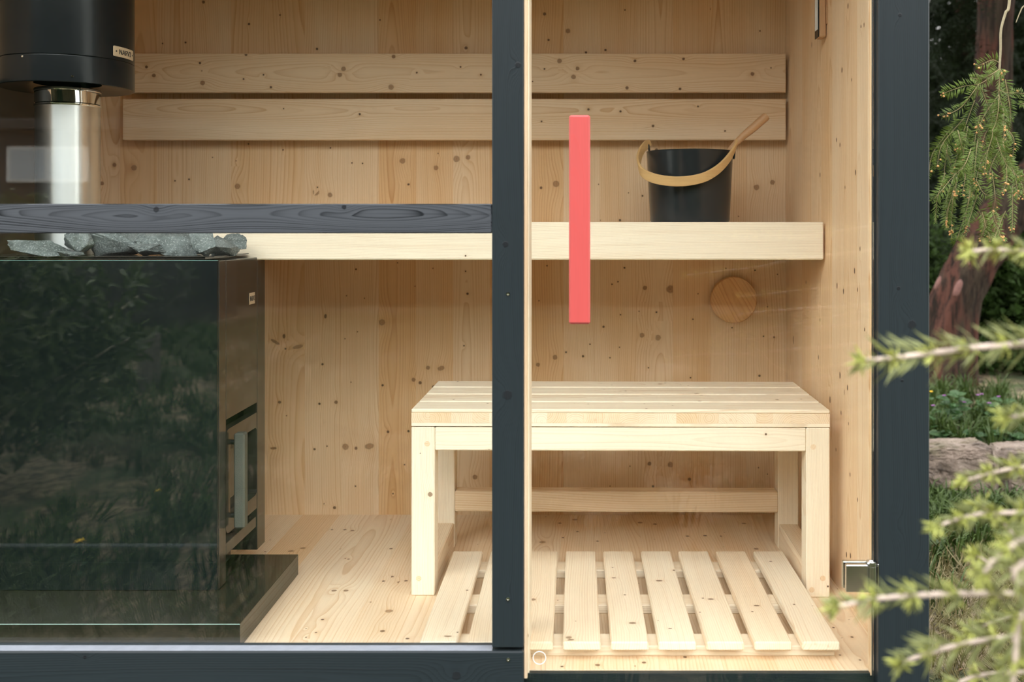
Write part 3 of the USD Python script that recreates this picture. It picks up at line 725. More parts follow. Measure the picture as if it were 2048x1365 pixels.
def plug(parent, px, py):
    m = lathe([(0, 0.0003), (0.0062, 0.0003), (0.0066, 0.0), (0.0066, -0.006), (0, -0.006)], 24)
    m.apply_transform(trimesh.transformations.rotation_matrix(math.pi / 2, [1, 0, 0]))
    m.apply_translation([X(px, SL) - bx0, 0, Z(py, SL)])
    turned(parent, "plug", m, SPRUCE, lambda v: v[:, [0, 1, 2]] * [1, 1, 1], tone=0.42, pith=(0.0, 0.0), smooth=30, label="darker round dowel plug")


for i, (xx, yy) in enumerate(((0, 0), (BW - LG, 0), (0, YK), (BW - LG, YK))):
    k_ = [(X(860, SL) - bx0, Z(990, SL), 0.0062), (X(840, SL) - bx0, Z(908, SL), 0.0012)] if i == 0 else [(X(1654, SL) - bx0, Z(1171, SL), 0.0025)] if i == 1 else []
    lp = board(lb, "leg", (xx, yy, 0), (xx + LG, yy + LG, T0 - 0.0013), "z", "-y", knots=k_, c=0.0025, tone=0.03, jitter=0.03, pith=(0.30, 0.02), ring=0.0036)
    for p_ in ((854, 889), (837, 1159)) if i == 0 else ((1625, 893), (1644, 1155), (1622, 1178)) if i == 1 else ():
        plug(lp, *p_)
board(lb, "apron", (LG + 0.0005, 0.001, T0 - 0.0585), (BW - LG - 0.0005, 0.040, T0 - 0.0016), "x", "-y", knots=[(Z(868, SL), X(1531, SL) - bx0, 0.0028), (Z(902, SL), X(978, SL) - bx0, 0.003), (Z(880, SL), X(900, SL) - bx0, -0.010, 0.8, 0.35), (Z(878, SL), X(1120, SL) - bx0, -0.012, 0.8, 0.3), (Z(890, SL), X(1520, SL) - bx0, -0.010, 0.8, 0.3)], c=0.0025, tone=0.0, jitter=0.01, pith=(0.03, 0.012), ring=0.008)
board(lb, "rear_apron", (LG + 0.0005, YK + 0.016, T0 - 0.0585), (BW - LG - 0.0005, YK + LG, T0 - 0.0012), "x", "-y", c=0.0025, tone=0.1)
board(lb, "rear_rail", (LG + 0.0005, YK, 0.100), (BW - LG - 0.0005, YK + 0.045, 0.157), "x", "-y", c=0.0025, tone=0.3, pith=(0.09, 0.03), ring=0.0055)
for xx in (0.0, BW - LG):
    board(lb, "side_rail", (xx + 0.002, LG + 0.0005, 0.0), (xx + LG - 0.002, YK - 0.0005, 0.069), "y", "+z", c=0.0025, tone=0.25, pith=(0.1, 0.03))
    board(lb, "side_apron", (xx + 0.002, LG + 0.0005, T0 - 0.0585), (xx + LG - 0.002, YK - 0.0005, T0 - 0.0012), "y", "+z", c=0.0025, tone=0.2)

# ------------------------------------------------------------------ slatted floor mat
ST = 975.6
mat_ = thing("duckboard", "pale spruce slatted floor mat of nine boards lying under the low bench", "floor mat", (X(840, ST), F / ST, 0), rz=0)
dx0 = X(838.3, ST)
dk = {0: [(0.055, 0.03, 0.006)], 3: [(0.015, 0.012, 0.006)], 4: [(0.05, 0.10, 0.006), (0.02, 0.38, 0.004)], 5: [(0.03, 0.36, 0.006), (0.03, 0.07, 0.003)], 6: [(0.04, 0.24, 0.005)], 7: [(0.04, 0.20, 0.005)], 8: [(0.03, 0.5, 0.003)]}
for k in range(9):
    a = dx0 + k * 0.0982
    ks = [(a + u, F / ST + v, r, 0.7, 1.2, 0.0) for u, v, r in dk.get(k, [])]
    board(mat_, "slat", (a, F / ST, 0.0218), (a + 0.0775, F / ST + 0.583, 0.0400), "y", "+z", knots=ks, free_knots=2, c=0.0028, tone=0.14, jitter=0.08, pith=(rng.uniform(-0.25, -0.05), rng.choice([-0.04, 0.05, 0.03])), ring=rng.uniform(0.0038, 0.0062))
for y0, y1 in ((2.127, 2.192), (2.356, 2.424), (2.592, 2.658)):
    board(mat_, "batten", (dx0 + 0.004, y0, 0.0), (dx0 + 8 * 0.0982 + 0.0735, y1, 0.0215), "x", "+z", free_knots=3, c=0.0025, tone=0.05, jitter=0.05)

# ------------------------------------------------------------------ bucket and ladle on the upper bench
BX, BY, RB, HB = X(1379.5, 712), 2.88, 0.1215, 0.199
BZ = ZU - 0.001
bu = thing("bucket", "black sauna bucket with a bent wooden bail handle on the upper bench", "bucket", (BX, BY, BZ))
part(bu, "body", lathe([(0, 0.0), (0.102, 0.0), (0.109, 0.0015), (0.111, 0.006), (RB - 0.001, HB - 0.004), (RB, HB - 0.001), (RB - 0.001, HB), (RB - 0.003, HB - 0.001), (0.1085, 0.008), (0, 0.006)], 96, (BX, BY, BZ)), BUCKET, 40)
Hpts = [(1300, 286, 2.905), (1291, 291, 2.885), (1281, 306, 2.85), (1277, 326, 2.81), (1284, 344, 2.775), (1305, 356, 2.755), (1340, 362.5, 2.745), (1375, 362, 2.742), (1410, 354, 2.748), (1438, 337, 2.765), (1459, 314, 2.79), (1470, 294, 2.815), (1473, 283, 2.83)]
hp = np.array([(X(a, F / y), y, Z(b, F / y)) for a, b, y in Hpts])
hp = smooth_line(hp, 60)
cen = np.array([BX, BY + 0.03, 0])
rad = hp - cen
rad[:, 2] = 0
side = np.tile([0, 0, 1.0], (60, 1)) + 0.25 * rad / np.linalg.norm(rad, axis=1, keepdims=True)
hw_ = np.interp(np.linspace(0, 1, 60), [0, 0.06, 0.3, 0.55, 0.85, 1], [0.016, 0.022, 0.026, 0.027, 0.025, 0.015])
hm = strip(hp, side, hw_, 0.0065)
arc = np.concatenate([[0], np.cumsum(np.linalg.norm(np.diff(hp, axis=0), axis=1))])
turned(bu, "bail", hm, BIRCH, lambda v: np.stack([v[:, 2] * 0.9, arc[np.argmin(((v[:, None] - hp[None]) ** 2).sum(-1), 1)], v[:, 1] * 0.1], 1), tone=0.4, pith=(0.3, 0.2), ring=0.003, smooth=30, label="bent tan wooden bail")
for ex, ey, ez, dx in ((X(1297.5, 708), 2.895, Z(298, 708), -1), (X(1468, 712), 2.86, Z(298, 712), 1)):
    ear = m3.Manifold.hull(m3.Manifold.sphere(0.008, 20).scale([0.35, 1, 1]).translate([ex, ey, ez + 0.006]) + m3.Manifold.sphere(0.009, 20).scale([0.35, 1, 1]).translate([ex - dx * 0.003, ey, ez - 0.022]))
    part(bu, "ear", ear, BUCKET, True, "black metal ear holding the bail")

la = thing("ladle", "wooden handled sauna ladle leaning in the black bucket", "ladle", (BX + 0.03, 2.85, BZ))
A_ = np.array([X(1533, 716), F / 716, Z(232, 716)])
B_ = np.array([X(1470, 716), F / 718, Z(288, 716)])
C_ = np.array([BX - 0.01, 2.87, BZ + 0.035])
sp = np.array([A_, A_ * 0.6 + B_ * 0.4, B_, B_ * 0.6 + C_ * 0.4, C_])
ax = (A_ - B_) / np.linalg.norm(A_ - B_)
st = smooth_line(sp, 30)
rr = np.interp(np.linspace(0, 1, 30), [0, 0.03, 0.3, 0.5, 0.75, 1], [0.011, 0.0125, 0.0118, 0.0085, 0.007, 0.006])
turned(la, "handle", tube(st, rr, 20), BEECH, lambda v: np.stack([v[:, 2], v @ ax, v[:, 1]], 1), tone=0.3, pith=(1.0, 2.7), ring=0.004, smooth=40)
bowl = lathe([(0, 0.0), (0.018, 0.001), (0.032, 0.008), (0.038, 0.024), (0.0385, 0.032), (0.037, 0.032), (0.036, 0.024), (0.030, 0.010), (0.016, 0.003), (0, 0.002)], 40)
bowl.apply_translation([BX - 0.03, 2.875, BZ + 0.010])
part(la, "bowl", bowl, BUCKET, 40)

# ------------------------------------------------------------------ sand timer on the right wall
ti = thing("wall_gauge", "slim wooden wall gauge hanging at the top of the right wall", "gauge", (XR, 2.66, 1.38))
turned(ti, "body", box((0.6265, 2.640, 1.379), (0.6445, 2.680, 1.70), 0.003), BEECH, lambda v: v[:, [1, 2, 0]], tone=0.2, pith=(2.62, 0.4), ring=0.003, smooth=False)
turned(ti, "back_plate", box((0.6446, 2.634, 1.412), (0.6469, 2.690, 1.72), 0.001), BEECH, lambda v: v[:, [1, 2, 0]], tone=0.6, pith=(2.62, 0.4), smooth=False)
part(ti, "face_frame", box((0.6240, 2.6405, 1.3795), (0.6265, 2.6795, 1.70), 0.0006), MATT_STEEL, label="thin dark surround of the dial")
part(ti, "dial", box((0.6232, 2.646, 1.400), (0.6241, 2.674, 1.70)), WHITE, label="white dial strip")

# ------------------------------------------------------------------ stove, water tank and flue
SX, SY = -0.8245, 2.368
stv = thing("stove", "large black wood stove with glass front standing on a dark base slab", "stove", (-1.14, 2.54, 0.052))
part(stv, "glass_front", box((-1.46, SY - 0.006, 0.0525), (SX - 0.002, SY, 0.8125), 0.0006), BLACK_GLASS, label="black mirror-like front glass")
part(stv, "glass_edge", box((-1.46, SY - 0.0055, 0.8126), (SX - 0.002, SY - 0.0005, 0.8136)), GLASS_EDGE, label="thin pale green glass edge")
part(stv, "front_slab", box((-1.46, SY + 0.0003, 0.0525), (SX, 2.414, 0.812), 0.0012), BLACK_STEEL)
part(stv, "side_panel", box((-1.44, 2.4155, 0.435), (SX, 2.650, 0.811), 0.001), BLACK_STEEL)
part(stv, "back_slab", box((-1.46, 2.6515, 0.0535), (SX, 2.7165, 0.8030), 0.0012), BLACK_STEEL)
part(stv, "firebox", box((-1.43, 2.416, 0.150), (-0.860, 2.655, 0.434), 0.004), MATT_STEEL)
part(stv, "pedestal", box((-1.40, 2.416, 0.0525), (-0.872, 2.59, 0.1495), 0.002), MATT_STEEL)


def rounded(y0, y1, z0, z1, r, n=8):
    p = []
    for cy, cz, a0 in ((y1 - r, z0 + r, -90), (y1 - r, z1 - r, 0), (y0 + r, z1 - r, 90), (y0 + r, z0 + r, 180)):
        for a in np.radians(np.linspace(a0, a0 + 90, n)):
            p.append((cy + r * math.cos(a), cz + r * math.sin(a)))
    return p


cs = m3.CrossSection([rounded(2.417, 2.664, 0.162, 0.410, 0.020)]) - m3.CrossSection([rounded(2.447, 2.652, 0.198, 0.372, 0.016)])
yz = lambda cs, x0, x1: m3.Manifold.extrude(cs, x1 - x0).rotate([90, 0, 90]).translate([x0, 0, 0])  # noqa: E731  (2-D y, z becomes a slab along x)
dr = part(stv, "door", yz(cs, -0.846, SX - 0.001), BLACK_STEEL)
part(dr, "window", box((-0.8595, 2.43, 0.185), (-0.8535, 2.660, 0.385)), BLACK_GLASS, label="dark fire window")
part(dr, "handle", box((-0.8155, 2.440, 0.171), (-0.7895, 2.468, 0.398), 0.004), WEAVE, label="grey cord-wrapped upright handle")
part(dr, "handle_bracket", rod((-0.826, 2.454, 0.375), (-0.815, 2.454, 0.375), 0.006), MATT_STEEL, 30)
part(dr, "handle_bracket", rod((-0.826, 2.454, 0.200), (-0.815, 2.454, 0.200), 0.006), MATT_STEEL, 30)
part(stv, "lower_bar", box((-0.862, 2.4155, 0.116), (SX, 2.64, 0.1435), 0.001), BLACK_STEEL)
part(stv, "stone_tray", join(box((-1.43, 2.400, 0.8145), (-0.868, 2.62, 0.8195)), box((-1.44, 2.395, 0.8196), (-0.845, 2.648, 0.8216), 0.0006)), BLACK_STEEL)
npl = part(stv, "name_plate", box((SX + 0.0004, 2.584, 0.6935), (SX + 0.0016, 2.627, 0.7225), 0.0004), PLATE, label="small brass plate with black lettering")
tx = meshkit.text_mesh("NARVI", 0.0125, 0.0005)
tx.apply_translation([-tx.bounds.mean(0)[0], -tx.bounds.mean(0)[1], 0])
tx.apply_scale([0.036 / np.ptp(tx.bounds[:, 0]), 1, 1])
tx.apply_transform(np.array([[0, 0, 1, 0], [1, 0, 0, 0], [0, 1, 0, 0], [0, 0, 0, 1.0]]))
tx.apply_translation([SX + 0.0016, 2.6055, 0.708])
part(npl, "lettering", tx, INK)

slab = thing("hearth_slab", "thick dark glossy floor slab under the stove", "hearth", (-1.1, 2.39, 0))
part(slab, "slab", box((-1.50, 2.167, 0.0), (-0.7105, 2.622, 0.0515), 0.0008), plain("dark_polished_slab", (0.010, 0.010, 0.007), 0.05, spec=0.38))
part(slab, "front_edge", box((-1.50, 2.1662, 0.0500), (-0.7105, 2.1669, 0.0516)), plain("pale_slab_arris", (0.30, 0.42, 0.38), 0.25), label="thin pale front arris")

PX, PY = -1.259, 2.54
fl_ = thing("flue_pipe", "bright steel flue pipe rising from the stones to the black tank", "flue pipe", (PX, PY, 0.82))
part(fl_, "pipe", lathe([(0.066, 0.822), (0.0735, 0.822), (0.0735, 1.188), (0.066, 1.188)], 96, (PX, PY, 0)), STEEL, 30)
part(fl_, "collar", lathe([(0.068, 1.186), (0.0748, 1.186), (0.0758, 1.188), (0.0758, 1.191), (0.0746, 1.193), (0.0746, 1.222), (0.0758, 1.224), (0.0758, 1.228), (0.0745, 1.230), (0.068, 1.230)], 96, (PX, PY, 0)), BRIGHT_STEEL, 30, "polished collar with rolled rims")
sc = rod((PX - 0.074, PY + 0.012, 1.214), (PX - 0.081, PY + 0.012, 1.214), 0.004)
part(fl_, "clamp_screw", sc, BRIGHT_STEEL, 30)

tk = thing("water_tank", "black cylindrical water tank round the flue at upper left", "water tank", (PX, PY, 1.232))
RT = 0.152
part(tk, "body", lathe([(0.077, 1.296), (RT - 0.001, 1.296), (RT, 1.297), (RT, 1.74), (RT - 0.002, 1.742), (0.077, 1.742)], 128, (PX, PY, 0)), MATT_STEEL, 30)
part(tk, "base_ring", lathe([(0.077, 1.2445), (RT - 0.006, 1.2315), (RT - 0.001, 1.2308), (RT + 0.0005, 1.2325), (RT + 0.0005, 1.2925), (RT - 0.001, 1.2952), (0.077, 1.2955)], 128, (PX, PY, 0)), MATT_STEEL, 30)


def on_tank(ang, z, h=0.0):
    return np.array([PX + (RT + h) * math.cos(ang), PY + (RT + h) * math.sin(ang), z])


for ang, z in ((-1.78, 1.2885), (-1.05, 1.2445)):
    part(tk, "rivet", rod(on_tank(ang, z, -0.001), on_tank(ang, z, 0.0025), 0.0026, 12), BRIGHT_STEEL, 30)


def wrap(mesh, ang0, zc, h):
    m = mesh.subdivide_to_size(0.006)
    v = m.vertices
    a = ang0 + v[:, 0] / RT
    m.vertices = np.stack([PX + (RT + h + v[:, 2]) * np.cos(a), PY + (RT + h + v[:, 2]) * np.sin(a), zc + v[:, 1]], 1)
    return m


pl_ = trimesh.creation.extrude_polygon(__import__("shapely").box(-0.040, -0.0095, 0.040, 0.0095).buffer(0.003).segmentize(0.004), 0.001, engine="earcut")
A0 = -0.13
np_ = part(tk, "name_plate", wrap(pl_, A0, 1.317, 0.0004), PLATE, label="curved brass plate with black lettering")
tx = meshkit.text_mesh("NARVI", 0.0115, 0.0004, bold=True)
tx.apply_translation([-tx.bounds.mean(0)[0], -tx.bounds.mean(0)[1], 0])
part(np_, "lettering", wrap(tx, A0, 1.317, 0.0014), INK)
for u in (-0.034, 0.034):
    rv = trimesh.creation.cylinder(0.0020, 0.0008, sections=12)
    rv.apply_translation([u, 0, 0.0004])
    part(np_, "rivet", wrap(rv, A0, 1.317, 0.0014), INK)

hs = thing("heat_shield", "dark metal heat shield on the left wall behind the stove", "heat shield", (-1.5, 2.5, 0.1))
part(hs, "sheet", box((-1.502, 2.10, 0.05), (-1.499, 2.86, 1.258), 0.0006), SHIELD)
part(hs, "spacer", rod((XL + 0.001, 2.845, 1.247), (-1.4985, 2.845, 1.247), 0.008), BRIGHT_STEEL, 30)


# stones on the stove
def stone(cx, cy, cz, w, dpt, h, seed, turn=0.0):
    r_ = np.random.default_rng(seed)
    p = r_.normal(size=(12, 3))
    p /= np.linalg.norm(p, axis=1, keepdims=True)
    p *= r_.uniform(0.85, 1.2, (12, 1))
    m = trimesh.convex.convex_hull(p)
    m = m.subdivide().subdivide().subdivide()
    v = np.array(m.vertices)
    n_ = meshkit.fbm(v * 2.6 + seed, 4, seed) - 0.5
    n2_ = meshkit.fbm(v * 9 + seed, 3, seed + 5) - 0.5
    v *= (1 + 0.16 * n_ + 0.16 * n2_)[:, None]
    lo_, hi_ = v.min(0), v.max(0)
    v = (v - (lo_ + hi_) / 2) / (hi_ - lo_)
    c_, s__ = math.cos(turn), math.sin(turn)
    v = v * [w, dpt, h]
    v = np.stack([v[:, 0] * c_ - v[:, 2] * s__, v[:, 1], v[:, 0] * s__ + v[:, 2] * c_], 1)
    m.vertices = v + [cx, cy, cz]
    return m


ZT = 0.8218
STONES = [  # px left, px right, py top, py bottom, depth y, turn, label
    (14, 136, 479, 512, 2.427, -0.12, "long flat grey stove stone at the far left of the pile"),
    (128, 186, 462, 506, 2.432, 0.25, "small mossy-toned stove stone between the long flat one and the big pale one"),
    (118, 170, 503, 513, 2.405, 0.0, "thin sliver of stove stone lying low before the pipe"),
    (166, 284, 436, 514, 2.48, 0.15, "big pale grey stove stone left of the pile's middle"),
    (258, 312, 458, 494, 2.565, 0.0, "grey stove stone wedged between the two biggest stones"),
    (280, 398, 468, 516, 2.49, -0.05, "broad dark-faced stove stone at the front of the pile's middle"),
    (290, 418, 440, 494, 2.59, 0.1, "pale stove stone behind and above the broad dark-faced one"),
    (384, 430, 458, 522, 2.43, 0.3, "narrow upright brownish stove stone right of the broad one"),
    (400, 476, 478, 516, 2.51, -0.25, "sloping grey stove stone beside the upright brownish one"),
    (436, 493, 466, 507, 2.585, 0.35, "dark rightmost stove stone at the end of the pile"),
    (258, 332, 486, 514, 2.455, -0.1, "small dark stove stone wedged under the two broad front stones"),
    (352, 424, 470, 512, 2.555, 0.2, "mid-grey stove stone showing between the broad one and the rightmost ones"),
    (180, 250, 462, 508, 2.56, 0.1, "grey stove stone behind the big pale one, against the pipe"),
]
for i, (a, b, t, bt, yy, tr, lab) in enumerate(STONES):
    s = F / yy
    w_, h_ = (b - a) / s, (bt - t) / s
    zc = max(Z((t + bt) / 2, s), ZT + h_ * 0.47)
    one("stove_stone", lab, "stone", stone(X((a + b) / 2, s), yy, zc, w_ * 1.04, min(0.10 if i else 0.065, w_ * 0.9), h_ * 1.06, 40 + i, tr), STONE, 32, "stones heaped on the stove")
# ------------------------------------------------------------------ the garden
def needles(P, D, N, L, Wd, bend=0.0):
    """Slim needles: from P along D, length L, width Wd, N the side they lie flat to."""
    P, D, N = (np.asarray(a, float) for a in (P, D, N))
    L, Wd = np.broadcast_to(L, len(P))[:, None], np.broadcast_to(Wd, len(P))[:, None]
    D = D / (np.linalg.norm(D, axis=1, keepdims=True) + 1e-9)
    S = np.cross(D, N)
    S /= np.linalg.norm(S, axis=1, keepdims=True) + 1e-9
    U = np.cross(S, D)
    mid = P + D * L * 0.5 + U * bend * L
    v = np.stack([P, mid + S * Wd / 2, mid + U * Wd * 0.18, mid - S * Wd / 2, mid - U * Wd * 0.18, P + D * L], 1)
    f = np.array([[0, 2, 1], [0, 3, 2], [0, 4, 3], [0, 1, 4], [5, 1, 2], [5, 2, 3], [5, 3, 4], [5, 4, 1]])
    return trimesh.Trimesh(v.reshape(-1, 3), (f[None] + 6 * np.arange(len(P))[:, None, None]).reshape(-1, 3), process=False)


def leaves(P, D, N, L, Wd, fold=0.12):
    """Pointed leaves folded along the midrib: six triangles each."""
    P, D, N = (np.asarray(a, float) for a in (P, D, N))
    L, Wd = np.broadcast_to(L, len(P))[:, None], np.broadcast_to(Wd, len(P))[:, None]
    D = D / (np.linalg.norm(D, axis=1, keepdims=True) + 1e-9)
    S = np.cross(D, N)
    S /= np.linalg.norm(S, axis=1, keepdims=True) + 1e-9
    U = np.cross(S, D)
    a, b = P + D * L * 0.35, P + D * L * 0.7
    v = np.stack([P, a + S * Wd / 2 + U * fold * Wd, a, a - S * Wd / 2 + U * fold * Wd, b + S * Wd * 0.36 + U * fold * Wd, b, b - S * Wd * 0.36 + U * fold * Wd, P + D * L - U * 0.1 * L], 1)
    f = np.array([[0, 1, 2], [0, 2, 3], [1, 4, 5], [1, 5, 2], [2, 5, 6], [2, 6, 3], [4, 7, 5], [5, 7, 6]])
    return trimesh.Trimesh(v.reshape(-1, 3), (f[None] + 8 * np.arange(len(P))[:, None, None]).reshape(-1, 3), process=False)


def scatter(parent, name, protos, mat, P, scale, r_, tilt=0.4, label=None, top=None):
    """A PointInstancer of a few small clumps at the points P."""
    path = free(parent, name)
    pi = UsdGeom.PointInstancer.Define(stage, path)
    root = "/".join(parent.split("/")[:3])
    for k, m in enumerate(protos):
        p = usdkit.mesh(stage, f"{path}/clump_{k + 1:03d}", m, mat)
        pi.CreatePrototypesRel().AddTarget(p.GetPath())
    n = len(P)
    pi.CreateProtoIndicesAttr(Vt.IntArray.FromNumpy(r_.integers(0, len(protos), n).astype(np.int32)))
    pi.CreatePositionsAttr(Vt.Vec3fArray.FromNumpy((np.asarray(P) - BASE.get(root, np.zeros(3))).astype(np.float32)))
    sc = np.broadcast_to(scale, (n,)) * r_.uniform(0.75, 1.25, n)
    pi.CreateScalesAttr(Vt.Vec3fArray.FromNumpy(np.repeat(sc[:, None], 3, 1).astype(np.float32)))
    q = []
    for a, b, c in zip(r_.uniform(0, 360, n), r_.normal(0, tilt, n), r_.normal(0, tilt, n)):
        rot = Gf.Rotation(Gf.Vec3d(1, 0, 0), math.degrees(b)) * Gf.Rotation(Gf.Vec3d(0, 1, 0), math.degrees(c)) * Gf.Rotation(Gf.Vec3d(0, 0, 1), a)
        w = rot.GetQuat()
        q.append(Gf.Quath(float(w.GetReal()), *map(float, w.GetImaginary())))
    pi.CreateOrientationsAttr(q)
    tag(pi.GetPrim(), label, kind="stuff")
    return path


def ball(n, r_, R=(1, 1, 1), shell=0.0):
    d_ = r_.normal(size=(n, 3))
    d_ /= np.linalg.norm(d_, axis=1, keepdims=True)
    return d_ * (r_.uniform(shell**3, 1, (n, 1)) ** (1 / 3)) * np.array(R)


def clump(n, r_, R, L, Wd):
    p = ball(n, r_, (R, R, R * 0.7), 0.3)
    d_ = p / R + r_.normal(0, 0.5, (n, 3)) + [0, 0, -0.15]
    return leaves(p, d_, r_.normal(size=(n, 3)) + [0, 0, 1.2], L * r_.uniform(0.7, 1.2, n), Wd)


def sprig(n, r_, L=0.30, nl=0.028, nw=0.0035):
    """A flat drooping evergreen spray with side twigs in two ranks."""
    P, D, N = [], [], []
    ax_ = []
    for k in range(7):
        t = k / 6
        base = np.array([L * t * 0.7, 0, -0.10 * L * t * t])
        ang = (1 if k % 2 else -1) * 0.9
        ax_.append((base, np.array([math.cos(ang), math.sin(ang), -0.35]), L * 0.45 * (1.15 - t)))
    ax_.append((np.zeros(3), np.array([1.0, 0, -0.15]), L))
    for b, d_, ln in ax_:
        d_ = d_ / np.linalg.norm(d_)
        m = max(4, int(n * ln / L / 3))
        s_ = np.cross(d_, [0, 0, 1.0])
        for j in range(m):
            for sg in (-1, 1):
                P.append(b + d_ * ln * (j + 0.5) / m)
                D.append(d_ * 0.55 + sg * s_ * 0.9 + r_.normal(0, 0.12, 3))
                N.append([0, 0, 1.0])
    return needles(P, D, N, nl, nw)


# the ground: lawn before the cabin, a bank behind the border stones at the right
def ground_z(x, y):
    x, y = np.asarray(x, float), np.asarray(y, float)
    bank = np.clip((y - 4.36) / 0.12, 0, 1) * (0.22 + 0.05 * np.clip(y - 4.5, 0, 4))
    near = 0.03 * meshkit.noise(np.stack([x * 1.7, y * 1.7, 0 * x], -1), 3) + 0.015 * meshkit.noise(np.stack([x * 9, y * 9, 0 * x], -1), 4)
    return -0.32 + bank + near


gx = np.concatenate([np.linspace(-22, -4.2, 40), np.linspace(-4, 4, 90), np.linspace(4.2, 22, 40)])
gy = np.concatenate([np.linspace(-24, -3.2, 40), np.linspace(-3, 2.0, 40), np.linspace(2.05, 6.4, 90), np.linspace(6.6, 22, 40)])
a, b = np.meshgrid(gx, gy, indexing="ij")
v = np.stack([a, b, ground_z(a, b)], -1).reshape(-1, 3)
i, j = np.meshgrid(np.arange(len(gx) - 1), np.arange(len(gy) - 1), indexing="ij")
k = (i * len(gy) + j).ravel()
q = np.stack([k, k + len(gy), k + len(gy) + 1, k + 1], 1)
one("ground", "mossy brown garden soil round the cabin", "ground", (v, np.vstack([q[:, [0, 1, 2]], q[:, [0, 2, 3]]])), SOIL, True, kind="structure")

# border stones
r_ = np.random.default_rng(5)
for i, (x0, x1, lab) in enumerate(((1.05, 1.735, "weathered border stone behind the corner post, left one of the two"), (1.745, 2.55, "weathered border stone at the right edge of the picture with a crack beside it"))):
    m = box((x0, 4.17, -0.36), (x1, 4.42, -0.045 + 0.015 * (1 - i)), 0.03)
    m = m.subdivide_to_size(0.035)
    n_ = meshkit.fbm(m.vertices * 7, 5, 11 + i) - 0.5
    m.vertices = m.vertices + (m.vertices - m.vertices.mean(0)) * [0.0, 0.9, 0.4] * n_[:, None] * 0.6 + np.stack([n_, np.roll(n_, 9), np.roll(n_, 31)], 1) * 0.035
    one("border_stone", lab, "stone", m, KERB, 40, "border stones of the planting bank")


# the yew: trunk and limb, bark flakes, dark foliage
def bark_tube(pts, n, seed):
    p = smooth_line(pts, n)
    m = tube(p[:, :3], p[:, 3], 40)
    ang = np.tile(np.arange(40) / 40 * 2 * np.pi, n)
    along = np.repeat(np.arange(n) / n * np.linalg.norm(np.diff(p[:, :3], axis=0), axis=1).sum(), 40)
    w_ = np.stack([np.cos(ang) * 3.2, np.sin(ang) * 3.2, along * 2.2], 1)
    d_ = meshkit.fbm(w_, 4, seed) - 0.5
    v = np.array(m.vertices)
    c_ = np.repeat(p[:, :3], 40, 0)
    v[: len(c_)] = c_ + (v[: len(c_)] - c_) * (1 + 0.55 * d_)[:, None]
    m.vertices = v
    return m


YT = 5.8
ST_ = F / YT
TP = lambda px, py, w, y=YT: (X(px, F / y), y, Z(py, F / y), w / 2 / (F / y))  # noqa: E731
yew = thing("yew_tree", "old yew with red-brown flaking bark and a leaning trunk beside the cabin", "tree", (X(1880, ST_), YT, Z(775, ST_)))
trunk = part(yew, "trunk", bark_tube([TP(1862, 860, 130), TP(1872, 770, 112), TP(1888, 690, 100), TP(1910, 610, 92), TP(1945, 530, 88), TP(1992, 455, 88), TP(2040, 395, 88), TP(2095, 330, 90), TP(2190, 200, 95), TP(2300, 0, 90)], 90, 3), BARK, True)
part(yew, "stem", bark_tube([TP(1990, 520, 50, 6.0), TP(1996, 430, 58, 6.0), TP(1993, 330, 62, 6.0), TP(1988, 220, 64, 6.0), TP(1987, 110, 66, 6.0), TP(1992, 0, 72, 6.0), TP(1998, -150, 76, 6.0), TP(2010, -400, 80, 6.0)], 80, 8), BARK, True, "upright reddish second stem")
part(yew, "root", bark_tube([TP(1935, 560, 26, 5.75), TP(1950, 600, 24, 5.75), TP(1945, 660, 22, 5.75), TP(1940, 780, 30, 5.75)], 30, 9), BARK, True)
FLAKE = plain("red_bark", (0.10, 0.042, 0.032), 0.8, grain=0.5, scale=50)
for px, py, w, h, a_ in ((1916, 577, 15, 36, 0.35), (1936, 524, 6, 16, -0.3), (1876, 566, 9, 30, 0.4)):
    s = F / 5.62
    m = trimesh.creation.icosphere(2)
    m.vertices = m.vertices * (1 + 0.5 * (meshkit.fbm(m.vertices * 1.4 + px, 3) - 0.5))[:, None] * [w / 2 / s, 0.012, h / 2 / s]
    m.apply_transform(trimesh.transformations.rotation_matrix(a_, [0, 1, 0]))
    m.apply_translation([X(px, s), 5.62, Z(py, s)])
    part(yew, "bark_flake", m, FLAKE, True, label="peeling reddish bark flake")
r_ = np.random.default_rng(21)
SPR = [sprig(40, r_, 0.34, 0.034, 0.006) for _ in range(3)]
n = 2100
P = np.array([3.2, 7.6, 2.6]) + ball(n, r_, (3.1, 2.0, 3.0), 0.35)
P = np.vstack([P, np.array([2.4, 4.6, 4.2]) + ball(1700, r_, (2.2, 2.6, 0.9))])
P = P[(P[:, 2] > 0.25)]
scatter(yew, "foliage", SPR, DARK_LEAF, P, 1.3, r_, 0.7, "dark needle sprays of the crown")

# trees standing behind the yew
CL = [clump(46, r_, 0.34, 0.13, 0.045) for _ in range(3)]


def tree(lab, x, y, h, R, n, seed, mat=DARK_LEAF, base=0.5, name="garden_tree", group=None, cl=None, sc=1.0):
    r_ = np.random.default_rng(seed)
    z0 = float(ground_z(x, y))
    t = thing(name, lab, "tree", (x, y, z0), group=group)
    part(t, "trunk", bark_tube([(x, y, z0 - 0.1, 0.16), (x + 0.1, y, z0 + h * 0.3, 0.12), (x - 0.05, y, z0 + h * 0.6, 0.08), (x, y, z0 + h * 0.9, 0.03)], 40, seed), BARK, True)
    P = np.array([x, y, z0 + base + (h - base) / 2]) + ball(n, r_, (R, R * 0.8, (h - base) / 2), 0.45)
    scatter(t, "foliage", cl or CL, mat, P, sc, r_, 0.8)
    return t


